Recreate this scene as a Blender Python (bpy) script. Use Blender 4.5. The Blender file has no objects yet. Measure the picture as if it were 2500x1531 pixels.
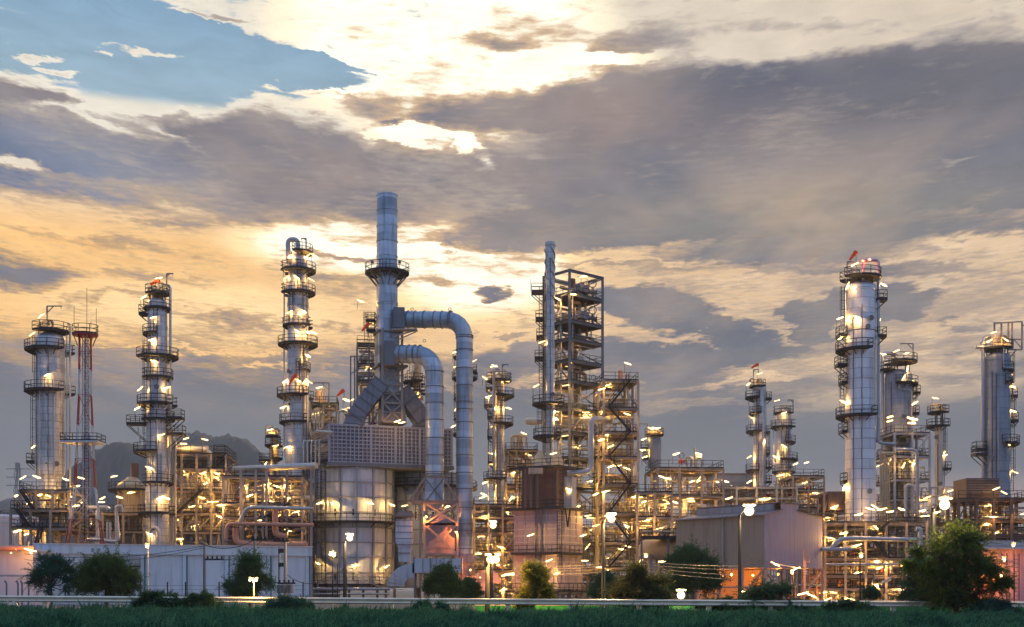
import bpy, bmesh, math, random
from math import pi, sin, cos, atan, atan2, sqrt, radians
from mathutils import Vector, Matrix

# The camera stands on the verge of a road, F is its focal length in pixels of a 2500 px wide frame
F, CX, HY, CH = 3000.0, 1250.0, 1440.0, 1.3
def X(px, Y): return (px - CX) / F * Y
def Z(py, Y): return CH + (HY - py) / F * Y
R = random.Random(7)
SC = bpy.context.scene
COL = SC.collection

# ---------------------------------------------------------------- node helpers
class NT:
    def __init__(s, tree): s.t = tree; s.L = tree.links
    def n(s, kind, **kw):
        nd = s.t.nodes.new(kind)
        for k, v in kw.items(): setattr(nd, k, v)
        return nd
    def put(s, sock, v):
        if hasattr(v, 'is_output'): s.L.new(v, sock)
        elif v is not None: sock.default_value = v
    def m(s, op, a, b=None, c=None, clamp=False):
        nd = s.n('ShaderNodeMath', operation=op, use_clamp=clamp)
        s.put(nd.inputs[0], a); s.put(nd.inputs[1], b); s.put(nd.inputs[2], c)
        return nd.outputs[0]
    def v(s, op, a, b=None):
        nd = s.n('ShaderNodeVectorMath', operation=op)
        s.put(nd.inputs[0], a); s.put(nd.inputs[1], b)
        return nd.outputs['Value'] if op in ('LENGTH', 'DOT_PRODUCT') else nd.outputs[0]
    def xyz(s, x, y, z=0.0):
        nd = s.n('ShaderNodeCombineXYZ')
        for i, q in enumerate((x, y, z)): s.put(nd.inputs[i], q)
        return nd.outputs[0]
    def sep(s, a):
        nd = s.n('ShaderNodeSeparateXYZ'); s.put(nd.inputs[0], a); return nd.outputs
    def ss(s, val, a, b, to0=0.0, to1=1.0, mode='SMOOTHSTEP'):
        nd = s.n('ShaderNodeMapRange', interpolation_type=mode)
        for i, q in enumerate((val, a, b, to0, to1)): s.put(nd.inputs[i], q)
        return nd.outputs[0]
    def mix(s, fac, a, b, mode='MIX'):
        nd = s.n('ShaderNodeMix', data_type='RGBA', blend_type=mode)
        s.put(nd.inputs[0], fac)
        for i, q in ((6, a), (7, b)):
            if isinstance(q, (tuple, list)): q = tuple(q[:3]) + (1.0,)
            s.put(nd.inputs[i], q)
        return nd.outputs[2]
    def noise(s, vec, scale=1.0, detail=4.0, rough=.5, dist=0.0, color=False):
        nd = s.n('ShaderNodeTexNoise')
        s.put(nd.inputs['Vector'], vec); nd.inputs['Scale'].default_value = scale
        nd.inputs['Detail'].default_value = detail; nd.inputs['Roughness'].default_value = rough
        nd.inputs['Distortion'].default_value = dist
        return nd.outputs['Color' if color else 'Fac']
# ---------------------------------------------------------------- world: sunset sky with cloud banks, by direction
def build_sky():
    w = bpy.data.worlds.new('World'); SC.world = w; w.use_nodes = True
    w.node_tree.nodes.clear(); q = NT(w.node_tree)
    d = q.n('ShaderNodeTexCoord').outputs['Generated']
    x, y, z = q.sep(d)
    hyp = q.m('SQRT', q.m('ADD', q.m('MULTIPLY', x, x), q.m('MULTIPLY', y, y)))
    az = q.m('ARCTAN2', x, y)
    el = q.m('DIVIDE', z, q.m('MAXIMUM', hyp, .05))
    el = q.m('MINIMUM', el, 3.0)
    U = q.m('MULTIPLY', az, 3.0); V = q.m('MULTIPLY', el, 3.0)      # thousands of 'pixels'
    P = q.xyz(U, V)
    # cloud deck coordinates: closer together towards the horizon
    inv = q.m('DIVIDE', 1.0, q.m('ADD', q.m('MAXIMUM', el, 0.0), .10))
    deck = q.xyz(q.m('MULTIPLY', U, inv), q.m('MULTIPLY', inv, 3.0), 0.0)
    # domain warp
    wn = q.noise(deck, 1.5, 5.0, .62, color=True)
    wn = q.v('SUBTRACT', wn, (.5, .5, .5))
    wn2 = q.v('MULTIPLY', wn, (.26, .12, 0.0))
    wn3 = q.v('MULTIPLY', q.v('SUBTRACT', q.noise(deck, 5.5, 4.0, .65, color=True), (.5, .5, .5)), (.11, .05, 0.0))
    PW = q.v('ADD', q.v('ADD', P, wn2), wn3)
    UW, VW, _ = q.sep(PW)
    def conv(px, py):
        a = atan((px - 1250) / 3000)
        return 3 * a, (1440 - py) / 1000 * cos(a)
    def blobs(lst, base=None, src=None):
        acc = base
        sx, sy = src or (UW, VW)
        for b in lst:
            px, py, rx, ry, rot, wgt = b[:6]; inner = b[6] if len(b) > 6 else 0.0
            mp = q.n('ShaderNodeMapping', vector_type='TEXTURE')
            q.put(mp.inputs[0], q.xyz(sx, sy, acc if acc is not None else 0.0))
            cx, cy = conv(px, py)
            mp.inputs[1].default_value = (cx, cy, 0); mp.inputs[2].default_value = (0, 0, radians(rot))
            mp.inputs[3].default_value = (rx / 1000, ry / 1000, 1e6)
            a0 = 0.0 if acc is None else acc
            a1 = wgt if acc is None else q.m('ADD', acc, wgt)
            acc = q.ss(q.v('LENGTH', mp.outputs[0]), 1.0, inner, a0, a1)
        return acc
    # thickness of cloud: 0 clear, .35 thin and bright, 1 thick and grey
    ramp = q.n('ShaderNodeFloatCurve')
    cv = ramp.mapping.curves[0]
    pts = [(1440, .95), (1100, .97), (980, .93), (900, .84), (862, .66), (820, .47), (700, .44), (600, .46), (556, .52),
           (515, .84), (400, .88), (360, .70), (310, .46), (230, .38), (100, .38), (0, .38), (-400, .5)]
    def fx(py): return (1440 - py) / 2000
    cv.points[0].location = (fx(pts[0][0]), pts[0][1]); cv.points[1].location = (fx(pts[-1][0]), pts[-1][1])
    for py, vv in pts[1:-1]: cv.points.new(fx(py), vv)
    for p in cv.points: p.handle_type = 'AUTO_CLAMPED'
    ramp.mapping.update()
    q.put(ramp.inputs['Value'], q.m('DIVIDE', VW, 2.0))
    base = ramp.outputs[0]
    D = blobs([
        # upper right grey bank, its white top edge and the lit gaps inside it
        (2250, 235, 900, 150, -4, .62, .6), (1700, 300, 500, 150, 0, .50, .5), (1560, 120, 170, 85, 10, .40, .3), (1300, 262, 420, 70, 4, .50, .4),
        (2100, 440, 900, 100, 3, .18, .4), (2000, 520, 1100, 70, 2, .50, .55), (2150, 590, 800, 44, 2, .42, .4), (1450, 560, 460, 60, 0, .40, .5), (2050, 720, 700, 170, 0, .12, .5), (1200, 108, 160, 36, 0, .42, .1), (1330, 60, 260, 60, -8, .24), (1900, 60, 400, 40, -6, .26), (2350, 70, 260, 40, -6, .22),
        (1720, 205, 80, 34, 30, -.42), (1470, 222, 130, 20, 2, -.36), (1620, 132, 60, 20, 15, -.34), (1440, 150, 200, 26, 0, -.6, .5),
        (1800, 345, 460, 20, 4, -.32), (2370, 380, 130, 18, 0, -.28), (1450, 385, 330, 24, -4, -.26), (2300, 590, 280, 24, 0, -.34), (1900, 545, 500, 14, 0, -.14),
        # the break in front of the hidden sun
        (980, 330, 110, 26, 6, -.85, .1), (1060, 310, 60, 18, -10, -.7, .1), (1010, 352, 70, 10, 0, -.5), (1120, 345, 60, 34, -20, -.8), (1175, 392, 50, 18, -20, -.6), (900, 260, 120, 46, 0, .36, .1), (980, 300, 50, 12, 0, .5),
        # left grey bank
        (600, 330, 320, 50, -4, .40, .35), (30, 375, 380, 44, -5, .36, .35), (730, 330, 260, 60, -12, .26, .3),
        (20, 400, 100, 24, -8, -.8, .1), (420, 322, 110, 18, -25, -.36), (230, 296, 260, 16, -8, -.3),
        # blue opening and its wisps
        (100, 80, 560, 165, -4, -.44, .75), (520, 118, 420, 66, -11, -.46, .6), (800, 160, 190, 16, -8, -.45, .3), (430, 195, 360, 42, 0, -.40, .5), (130, 255, 160, 20, 10, -.22, .2),
        (30, 215, 190, 60, 0, .44, .3), (620, 222, 300, 16, 0, .32, .4), (400, 142, 130, 17, -8, .5, .2), (590, 140, 50, 11, 5, .45), (70, 140, 110, 13, 6, .50, .2), (130, 172, 120, 12, -4, .50, .2), (90, 232, 150, 16, 4, .34, .3), (270, 128, 40, 8, 0, .42), (650, 232, 260, 9, 0, -.22), (480, 40, 190, 9, -3, .4, .2),
        # gold band
        (150, 575, 420, 18, -3, .26), (60, 665, 150, 44, 0, .50, .2), (850, 622, 170, 16, -4, .36, .2), (450, 545, 200, 12, 3, .25),
        (380, 680, 260, 16, 3, .26), (850, 690, 280, 24, 0, .24), (300, 735, 260, 14, 0, .24), (520, 775, 240, 22, -3, .30), (800, 800, 240, 12, 0, .2),
        (500, 850, 420, 9, 2, -.42), (640, 893, 150, 11, 3, -.46, .1), (900, 900, 180, 8, 0, -.34),
        (1205, 715, 58, 20, 5, .62, .2), (1235, 826, 60, 13, 0, .62, .4), (1235, 826, 100, 26, 0, -.35, .6), (1080, 690, 130, 18, -10, .34), (1090, 590, 120, 24, -10, .35), (970, 600, 300, 26, 0, -.2, .3),
        # cumulus on the right and their bright rims
        (1620, 760, 190, 66, -12, .62, .6), (1530, 730, 90, 46, 0, .40, .55), (1770, 805, 130, 38, -14, .55, .6), (1960, 790, 80, 64, -20, .55, .6),
        (1700, 875, 290, 42, 0, .55, .55), (1430, 870, 300, 40, 0, .40, .5), (1560, 930, 300, 30, 0, .2, .3),
        (2120, 740, 170, 46, 0, .60, .65), (2240, 762, 60, 26, 0, .4, .4), (2370, 790, 60, 18, 0, .40, .2), (2050, 655, 420, 22, -6, .34, .3), (1450, 640, 240, 12, 0, .25),
        (1750, 643, 460, 11, -5, -.34), (2380, 590, 160, 22, 0, -.3, .1), (2100, 890, 520, 46, 0, -.34, .3),
        (1760, 935, 340, 16, 3, -.42), (1540, 938, 80, 14, 0, -.36), (2250, 960, 420, 60, 0, -.42, .3), (1650, 985, 260, 24, 4, -.30, .2), (1400, 930, 160, 20, -4, -.35, .2), (1950, 1000, 260, 20, 0, -.26, .2), (1060, 935, 120, 14, 0, -.30, .1), (1300, 935, 160, 16, 0, -.34, .1), (1900, 960, 260, 14, -4, .2),
    ], base)
    n1 = q.noise(deck, 1.15, 9.0, .60, .25)
    n2 = q.noise(q.v('MULTIPLY', deck, (1.0, 1.5, 1.0)), 3.2, 7.0, .62, .4)
    n3 = q.noise(q.v('MULTIPLY', deck, (1.0, 2.2, 1.0)), 9.0, 5.0, .6, .3)
    n4 = q.noise(q.v('MULTIPLY', deck, (1.0, .6, 1.0)), .8, 4.0, .55, .3)
    # ragged edges only where cloud is thin
    D = q.m('MINIMUM', D, .97)
    edge = q.ss(D, .0, 1.0, 1.75, .98, 'LINEAR')
    nn = q.m('ADD', q.m('MULTIPLY', q.m('SUBTRACT', n1, .5), .62), q.m('MULTIPLY', q.m('SUBTRACT', n2, .5), .50))
    nn = q.m('ADD', nn, q.m('MULTIPLY', q.m('SUBTRACT', n3, .5), .34))
    D = q.m('ADD', D, q.m('MULTIPLY', nn, edge))
    # glow of the hidden sun
    G = blobs([(1080, 60, 560, 330, -8, 1.1, .35), (900, 200, 500, 140, 0, .5, .2), (1060, 330, 260, 80, 0, .9, .2), (1420, 150, 260, 60, 0, .8, .2),
               (1000, 610, 560, 120, 0, .5, .2), (880, 600, 420, 95, 0, .95, .2), (1180, 690, 360, 150, 0, 1.0, .15), (500, 760, 700, 130, 0, .35, .2), (1230, 640, 200, 70, 0, .5, .1)], None, (U, V))
    G = q.m('MINIMUM', G, 1.5)
    Gc = q.m('MINIMUM', G, 1.0)
    low = q.ss(V, .80, 1.02, 1.0, 0.0)                      # towards the horizon
    left = q.ss(U, -1.2, 1.1, 1.0, 0.0)
    lit_hi = q.mix(left, (.74, .63, .50), (.88, .82, .70))
    lit_lo = q.mix(left, (.86, .655, .45), (1.05, .66, .27))
    lit_lo = q.mix(n2, q.mix(left, (.74, .50, .31), (.95, .52, .20)), q.mix(1.0, lit_lo, (1.06, 1.08, 1.05), 'MULTIPLY'))
    lit = q.mix(low, lit_hi, lit_lo)
    lit = q.mix(q.ss(G, .05, .5), lit, q.mix(low, (1.15, 1.0, .74), (1.25, .90, .46)))
    lit = q.mix(q.ss(G, .45, .95), lit, (1.35, 1.25, 1.0))
    mid = q.mix(low, (.50, .43, .38), q.mix(left, (.50, .38, .29), (.62, .39, .19)))
    mid = q.mix(q.m('MULTIPLY', Gc, .6), mid, (.86, .55, .27))
    thk = q.mix(left, (.25, .235, .245), (.235, .225, .25))
    thk = q.mix(blobs([(2150, 220, 900, 200, 0, 1.0, .1)], None, (U, V)), thk, (.11, .125, .17))
    thk = q.mix(blobs([(50, 400, 560, 180, 0, .9, .2)], None, (U, V)), thk, (.16, .215, .33))
    thk = q.mix(blobs([(1600, 300, 500, 140, 0, .7, .1), (1000, 450, 560, 120, 0, .6, .1)], None, (U, V)), thk, (.30, .245, .235))
    thk = q.mix(blobs([(1950, 530, 900, 130, 0, .9, .2)], None, (U, V)), thk, (.335, .295, .255))
    thk = q.mix(blobs([(1250, 1080, 1700, 210, 0, .9, .3), (1950, 800, 620, 170, 0, .8, .2)], None, (U, V)), thk, (.18, .19, .215))
    thk = q.mix(blobs([(1900, 1230, 1100, 60, 0, .7, .1)], None, (U, V)), thk, (.40, .28, .26))
    thk = q.mix(q.ss(n4, .38, .64), q.mix(1.0, thk, (.74, .80, .90), 'MULTIPLY'), q.mix(1.0, thk, (1.38, 1.22, 1.08), 'MULTIPLY'))
    clr = q.mix(q.m('MULTIPLY', q.ss(V, 1.13, 1.16), q.ss(U, .10, -.10)), lit, q.mix(q.ss(V, 1.1, 1.45), (.33, .47, .57), (.235, .395, .56)))
    clr = q.mix(blobs([(60, 640, 380, 60, 0, .9, .3), (20, 405, 90, 30, -8, -.0)], None, (UW, VW)), clr, (.42, .45, .38))
    c = q.mix(q.ss(D, .10, .34), clr, lit)
    c = q.mix(q.ss(D, .40, .68), c, mid)
    c = q.mix(q.ss(D, .58, .98), c, thk)
    c = q.mix(1.0, c, q.mix(n2, (.74, .74, .74), (1.26, 1.26, 1.26)), 'MULTIPLY')
    # the half of the sky behind the camera: dusk blue to lavender
    back = q.mix(q.ss(el, 0.0, .9), (.34, .41, .61), (.34, .55, .95))
    high = q.mix(q.ss(el, .5, 1.6), (.70, .68, .66), (.42, .56, .85))
    under = (.05, .05, .05)
    lowc = q.mix(q.ss(q.m('ADD', V, q.m('MULTIPLY', n4, .05)), .215, .26), (.225, .205, .215), (.165, .18, .215))
    lowc = q.mix(q.ss(U, .4, 1.1, 0.0, q.m('MULTIPLY', q.ss(V, .29, .22), .7)), lowc, (.37, .28, .27))
    lowc = q.mix(q.ss(U, -.2, -1.2, 0.0, .5), lowc, (.17, .19, .235))
    lowc = q.mix(1.0, lowc, q.mix(n4, (.88, .88, .88), (1.12, 1.12, 1.12)), 'MULTIPLY')
    def bg(col):
        b = q.n('ShaderNodeBackground'); q.put(b.inputs[0], col if hasattr(col, 'is_output') else tuple(col) + (1,)); return b.outputs[0]
    def mxs(f, a, b):
        k = q.n('ShaderNodeMixShader'); q.put(k.inputs[0], f); q.L.new(a, k.inputs[1]); q.L.new(b, k.inputs[2]); return k.outputs[0]
    sh = mxs(q.ss(V, .54, .36), bg(c), bg(lowc))
    sh = mxs(q.ss(el, .62, .9), sh, bg(high))
    sh = mxs(q.ss(el, -.02, -.08), sh, bg(under))
    sh = mxs(q.ss(y, .75, .25), sh, bg(back))
    out = q.n('ShaderNodeOutputWorld'); q.L.new(sh, out.inputs[0])
    w.cycles.sampling_method = 'MANUAL'; w.cycles.sample_map_resolution = 512
build_sky()
# ---------------------------------------------------------------- materials
MATS = {}
def surf(name, base, rough=.6, metal=0.0, var=.25, vscale=.35, streak=.25, rust=0.0, rustcol=(.13, .055, .025), bump=0.0,
         bricks=None, tint2=None, spec=.4, ribs=None, clear=0.0):
    """weathered surface: broad mottling, rain streaks, optional rust, cladding seams (bricks) or corrugation (ribs)"""
    if name in MATS: return MATS[name]
    m = bpy.data.materials.new(name); m.use_nodes = True
    q = NT(m.node_tree); bs = m.node_tree.nodes['Principled BSDF']
    oc = q.n('ShaderNodeTexCoord').outputs['Object']
    n1 = q.noise(oc, vscale, 4.0, .6)
    n2 = q.noise(q.v('MULTIPLY', oc, (1.6, 1.6, .12)), 1.3, 4.0, .6)
    f = q.m('ADD', q.ss(n1, .25, .75, 1 - var, 1 + var, 'LINEAR'), q.ss(n2, .45, .75, 0.0, -streak))
    c = base
    if tint2: c = q.mix(q.ss(n1, .42, .58), base, tint2)
    if bricks:
        bw, bh, mort, dark, tv = bricks
        x, y, z = q.sep(oc)
        ang = q.m('MULTIPLY', q.m('ARCTAN2', y, x), 2.0)
        br = q.n('ShaderNodeTexBrick'); q.put(br.inputs['Vector'], q.xyz(ang, z, 0.0))
        br.inputs['Color1'].default_value = (1 - tv,) * 3 + (1,); br.inputs['Color2'].default_value = (1 + tv,) * 3 + (1,)
        br.inputs['Mortar'].default_value = (dark,) * 3 + (1,); br.inputs['Scale'].default_value = 1.0
        br.inputs['Mortar Size'].default_value = mort; br.inputs['Brick Width'].default_value = bw; br.inputs['Row Height'].default_value = bh
        c = q.mix(1.0, c, br.outputs['Color'], 'MULTIPLY')
    c = q.mix(1.0, c, q.xyz(f, f, f), 'MULTIPLY')
    if rust > 0:
        n3 = q.noise(q.v('MULTIPLY', oc, (1.0, 1.0, .35)), 2.3, 6.0, .65)
        c = q.mix(q.ss(n3, .70 - rust * .25, .80 - rust * .2), c, rustcol)
    q.put(bs.inputs['Base Color'], c)
    q.put(bs.inputs['Roughness'], q.ss(n1, .3, .7, max(rough - .12, .05), min(rough + .12, 1), 'LINEAR'))
    bs.inputs['Metallic'].default_value = metal
    bs.inputs['Specular IOR Level'].default_value = spec
    h = None
    if ribs:
        x, y, z = q.sep(oc)
        s = q.m('SINE', q.m('MULTIPLY', q.m('ADD', q.m('MULTIPLY', x, ribs[1]), q.m('MULTIPLY', y, ribs[2])), ribs[0]))
        h = q.m('MULTIPLY', s, .010)
    if bricks: h = q.m('MULTIPLY', br.outputs['Fac'], -.02)
    if bump: h = q.m('MULTIPLY', q.noise(oc, 3.0, 5.0, .6), bump)
    if h is not None:
        bp = q.n('ShaderNodeBump'); bp.inputs['Strength'].default_value = .8; bp.inputs['Distance'].default_value = 1.0
        q.put(bp.inputs['Height'], h); q.L.new(bp.outputs[0], bs.inputs['Normal'])
    MATS[name] = m; return m
def glow(name, col, strength):
    if name in MATS: return MATS[name]
    m = bpy.data.materials.new(name); m.use_nodes = True; bs = m.node_tree.nodes['Principled BSDF']
    bs.inputs['Base Color'].default_value = (.8, .8, .8, 1)
    bs.inputs['Emission Color'].default_value = tuple(col) + (1,); bs.inputs['Emission Strength'].default_value = strength
    MATS[name] = m; return m
def leafmat(name, c1, c2, tr=.3):
    if name in MATS: return MATS[name]
    m = bpy.data.materials.new(name); m.use_nodes = True; q = NT(m.node_tree); bs = m.node_tree.nodes['Principled BSDF']
    oc = q.n('ShaderNodeTexCoord').outputs['Object']
    n1 = q.noise(oc, 1.3, 3.0, .6); n2 = q.noise(oc, 14.0, 1.0, .5)
    c = q.mix(q.ss(q.m('ADD', q.m('MULTIPLY', n1, .5), q.m('MULTIPLY', n2, .5)), .38, .62), c1, c2)
    q.put(bs.inputs['Base Color'], c); bs.inputs['Roughness'].default_value = .65; bs.inputs['Specular IOR Level'].default_value = .15
    t = q.n('ShaderNodeBsdfTranslucent'); q.put(t.inputs[0], c)
    mx = q.n('ShaderNodeMixShader'); mx.inputs[0].default_value = tr
    q.L.new(bs.outputs[0], mx.inputs[1]); q.L.new(t.outputs[0], mx.inputs[2])
    q.L.new(mx.outputs[0], m.node_tree.nodes['Material Output'].inputs[0])
    MATS[name] = m; return m
M = dict(
    clad=surf('aluminium_cladding', (.48, .49, .51), .42, .5, .12, .3, .45, .22, bricks=(1.9, .95, .030, .50, .11)),
    cladb=surf('bright_cladding', (.60, .60, .63), .42, .5, .07, .25, .15, 0.0, bricks=(2.4, 1.3, .035, .52, .08)),
    cladd=surf('dull_cladding', (.25, .28, .33), .55, .35, .14, .25, .35, .1, bricks=(2.6, 1.5, .03, .7, .07)),
    duct=surf('galvanised_duct', (.33, .395, .48), .40, .45, .20, .35, .38, 0.0, bricks=(1.7, 1.25, .012, .8, .30)),
    tank=surf('heater_plate', (.40, .46, .54), .55, .2, .22, .22, .38, .14),
    panel=surf('heater_panel', (.20, .20, .24), .62, .1, .15, .3, .3, .12),
    pink=surf('buff_plate', (.33, .26, .27), .65, .05, .14, .25, .3, .15),
    steel=surf('structural_steel', (.33, .27, .22), .6, .15, .2, .5, .25, .25),
    steelb=surf('structural_steel_blue', (.14, .15, .17), .6, .2, .2, .5, .25, .15),
    dark=surf('dark_steel', (.016, .017, .022), .75, .0, .3, .8, .2, 0.0),
    brown=surf('rusty_steel', (.12, .075, .06), .7, .1, .3, .4, .3, .4),
    pipe=surf('lagged_pipe', (.46, .44, .40), .42, .5, .15, .6, .2, .05),
    pipeb=surf('lagged_pipe_blue', (.33, .35, .39), .42, .5, .15, .6, .2, 0.0),
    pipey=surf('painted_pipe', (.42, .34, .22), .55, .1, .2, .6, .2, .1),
    pipep=surf('orange_paint_and_glow', (.55, .26, .17), .5, .1, .15, .6, .2, 0.0),
    grating=surf('grating', (.05, .045, .042), .75, .2, .3, 1.0, .1, .2),
    redp=surf('red_paint', (.30, .014, .022), .5, 0, .2, .5, .3, 0.0),
    whitep=surf('white_paint', (.50, .50, .53), .5, 0, .1, .5, .2, .05),
    orange=surf('windsock_cloth', (.85, .10, .03), .8, 0, .1, 2.0, .1, 0.0),
    wall=surf('white_wall', (.43, .52, .62), .75, 0, .10, .3, .30, .03, bump=.004),
    wallpink=surf('pale_wall', (.58, .52, .54), .75, 0, .06, .3, .14, 0.0),
    trim=surf('blue_trim', (.07, .20, .27), .6, 0, .15, .6, .2, 0.0),
    beige=surf('beige_sheet', (.24, .21, .165), .6, .1, .10, .2, .28, 0.0, ribs=(18.0, .95, -.35)),
    lilac=surf('lilac_sheet', (.28, .235, .295), .6, .1, .10, .2, .25, 0.0, ribs=(18.0, .8, .8)),
    roof=surf('roof_sheet', (.17, .15, .16), .5, .3, .12, .3, .15, 0.0),
    green=surf('green_sheet', (.014, .17, .042), .5, 0, .10, .5, .15, 0.0, ribs=(14.0, 1.0, 0.0)),
    rail=surf('guard_rail_steel', (.70, .60, .46), .45, .35, .10, 1.2, .2, .05),
    concrete=surf('concrete_pole', (.24, .23, .22), .85, 0, .15, 1.0, .2, 0.0, bump=.01),
    wire=surf('wire', (.05, .05, .06), .5, 0, .1), wirel=surf('bright_wire', (.32, .28, .22), .4, .5, .1),
    redtank=surf('red_tank', (.25, .02, .02), .5, 0, .1), bark=surf('bark', (.07, .055, .04), .9, 0, .3, 2.0, .3, bump=.03),
    tankrib=surf('heater_stiffener', (.22, .245, .29), .55, .2, .2, .5, .3, .1), rib=surf('panel_rib', (.33, .32, .36), .55, .1, .15, .4, .25, .1), pinkrib=surf('buff_rib', (.44, .36, .36), .6, .05, .15, .4, .3, .1),
    lamp=glow('lamp_tube', (1.0, .60, .19), 3.6), lamps=glow('sodium_lamp', (1.0, .46, .10), 4.0),
    flood=glow('flood_lamp', (1.0, .68, .30), 5.0), redlamp=glow('red_beacon', (1.0, .12, .05), 8.0),
    glass=surf('dial', (.08, .10, .11), .3, 0, .1),
)

# ---------------------------------------------------------------- mesh builder (world coordinates)
class MB:
    def __init__(s): s.v = []; s.f = []; s.sm = []
    def add(s, vs, fs, smooth=False):
        o = len(s.v); s.v += [tuple(p) for p in vs]
        for f in fs: s.f.append(tuple(i + o for i in f)); s.sm.append(smooth)
        return s
    def box(s, c, d, rz=0.0, rot=None):
        Mx = rot if rot is not None else Matrix.Rotation(rz, 3, 'Z')
        c = Vector(c); vs = []
        for k in range(8):
            l = Vector(((k & 1) - .5, ((k >> 1) & 1) - .5, (k >> 2) - .5))
            vs.append(c + Mx @ Vector((l.x * d[0], l.y * d[1], l.z * d[2])))
        return s.add(vs, [(0, 2, 3, 1), (4, 5, 7, 6), (0, 1, 5, 4), (2, 6, 7, 3), (0, 4, 6, 2), (1, 3, 7, 5)])
    def beam(s, p, q, w, h=None):
        p = Vector(p); q = Vector(q); d = q - p; L = d.length
        if L < 1e-5: return s
        h = h or w; z = d / L
        up = Vector((0, 0, 1)) if abs(z.z) < .95 else Vector((0, 1, 0))
        x = z.cross(up).normalized(); y = x.cross(z)
        vs = [b + x * (a * w / 2) + y * (c * h / 2) for b in (p, q) for a, c in ((-1, -1), (1, -1), (1, 1), (-1, 1))]
        return s.add(vs, [(0, 3, 2, 1), (4, 5, 6, 7), (0, 1, 5, 4), (1, 2, 6, 5), (2, 3, 7, 6), (3, 0, 4, 7)])
    def ibeam(s, p, q, w):                       # H section: flanges and web
        p = Vector(p); q = Vector(q); d = (q - p).normalized()
        up = Vector((0, 0, 1)) if abs(d.z) < .95 else Vector((0, 1, 0))
        x = d.cross(up).normalized(); y = x.cross(d); t = w * .14
        for sg in (-1, 1):
            o = y * (sg * (w / 2 - t / 2)); s.beam(p + o, q + o, w * .9, t)
        return s.beam(p, q, t, w - 2 * t)
    def tube(s, pts, r, n=8, fillet=0.0, cap=True):
        pts = [Vector(p) for p in pts]
        if fillet > 0 and len(pts) > 2:
            out = [pts[0]]
            for i in range(1, len(pts) - 1):
                a, b, c = pts[i - 1], pts[i], pts[i + 1]
                u = a - b; v = c - b; lu, lv = u.length, v.length
                if lu < 1e-4 or lv < 1e-4: continue
                u /= lu; v /= lv; f = min(fillet, lu * .49, lv * .49)
                if abs(u.dot(v)) > .999: out.append(b); continue
                for k in range(7):
                    t = k / 6
                    out.append((b + u * f) * (1 - t) ** 2 + b * (2 * t * (1 - t)) + (b + v * f) * t * t)
            out.append(pts[-1]); pts = out
        rings = []; d0 = (pts[1] - pts[0]).normalized()
        up = Vector((0, 0, 1)) if abs(d0.z) < .9 else Vector((0, 1, 0))
        x = d0.cross(up).normalized()
        for i, p in enumerate(pts):
            if i == 0: d = d0
            elif i == len(pts) - 1: d = (pts[-1] - pts[-2]).normalized()
            else: d = ((pts[i] - pts[i - 1]).normalized() + (pts[i + 1] - pts[i]).normalized()).normalized()
            x = (x - d * x.dot(d)).normalized(); y = d.cross(x)
            rr = r[i] if isinstance(r, (list, tuple)) else r
            rings.append([p + (x * cos(2 * pi * k / n) + y * sin(2 * pi * k / n)) * rr for k in range(n)])
        vs = [v for g in rings for v in g]; fs = []
        for i in range(len(rings) - 1):
            for k in range(n):
                k2 = (k + 1) % n; fs.append((i * n + k, i * n + k2, (i + 1) * n + k2, (i + 1) * n + k))
        s.add(vs, fs, True)
        if cap:
            s.add(rings[0], [tuple(reversed(range(n)))]); s.add(rings[-1], [tuple(range(n))])
        return s
    def lathe(s, c, prof, n=36, a0=0.0, a1=2 * pi, share=False, ex=1.0):
        """profile [(z, r)...] round a vertical axis at c; each step its own faces unless share"""
        full = abs(a1 - a0 - 2 * pi) < 1e-6; m = n if full else n + 1
        def ring(z, r): return [(c[0] + r * cos(a0 + (a1 - a0) * k / n) * ex, c[1] + r * sin(a0 + (a1 - a0) * k / n), z) for k in range(m)]
        if share:
            vs = [v for z, r in prof for v in ring(z, max(r, .001))]; fs = []
            for i in range(len(prof) - 1):
                for k in range(n):
                    k2 = (k + 1) % m; fs.append((i * m + k, i * m + k2, (i + 1) * m + k2, (i + 1) * m + k))
            return s.add(vs, fs, True)
        for (z0, r0), (z1, r1) in zip(prof, prof[1:]):
            if abs(z0 - z1) < 1e-6 and abs(r0 - r1) < 1e-6: continue
            s.add(ring(z0, max(r0, .001)) + ring(z1, max(r1, .001)), [(k, (k + 1) % m, m + (k + 1) % m, m + k) for k in range(n)], True)
        return s
    def build(s, name, mat, parent=None, label=None):
        me = bpy.data.meshes.new(name)
        o = bpy.data.objects.new(name, me); org = Vector((0, 0, 0))
        p = parent
        if parent is not None:
            org = Vector(parent['_o']); o.parent = parent
        o['_o'] = tuple(org)
        me.from_pydata([(v[0] - org.x, v[1] - org.y, v[2] - org.z) for v in s.v], [], s.f)
        me.polygons.foreach_set('use_smooth', s.sm)
        for mm in (mat if isinstance(mat, (list, tuple)) else [mat]): me.materials.append(M[mm] if isinstance(mm, str) else mm)
        me.update(); COL.objects.link(o)
        if label: o['label'] = label
        return o
def thing(name, label, cat, loc, group=None):
    o = bpy.data.objects.new(name, None); COL.objects.link(o); o.location = loc; o['_o'] = tuple(loc)
    o.empty_display_size = .3
    o['label'] = label; o['category'] = cat; o['kind'] = 'thing'
    if group: o['group'] = group
    return o
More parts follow.
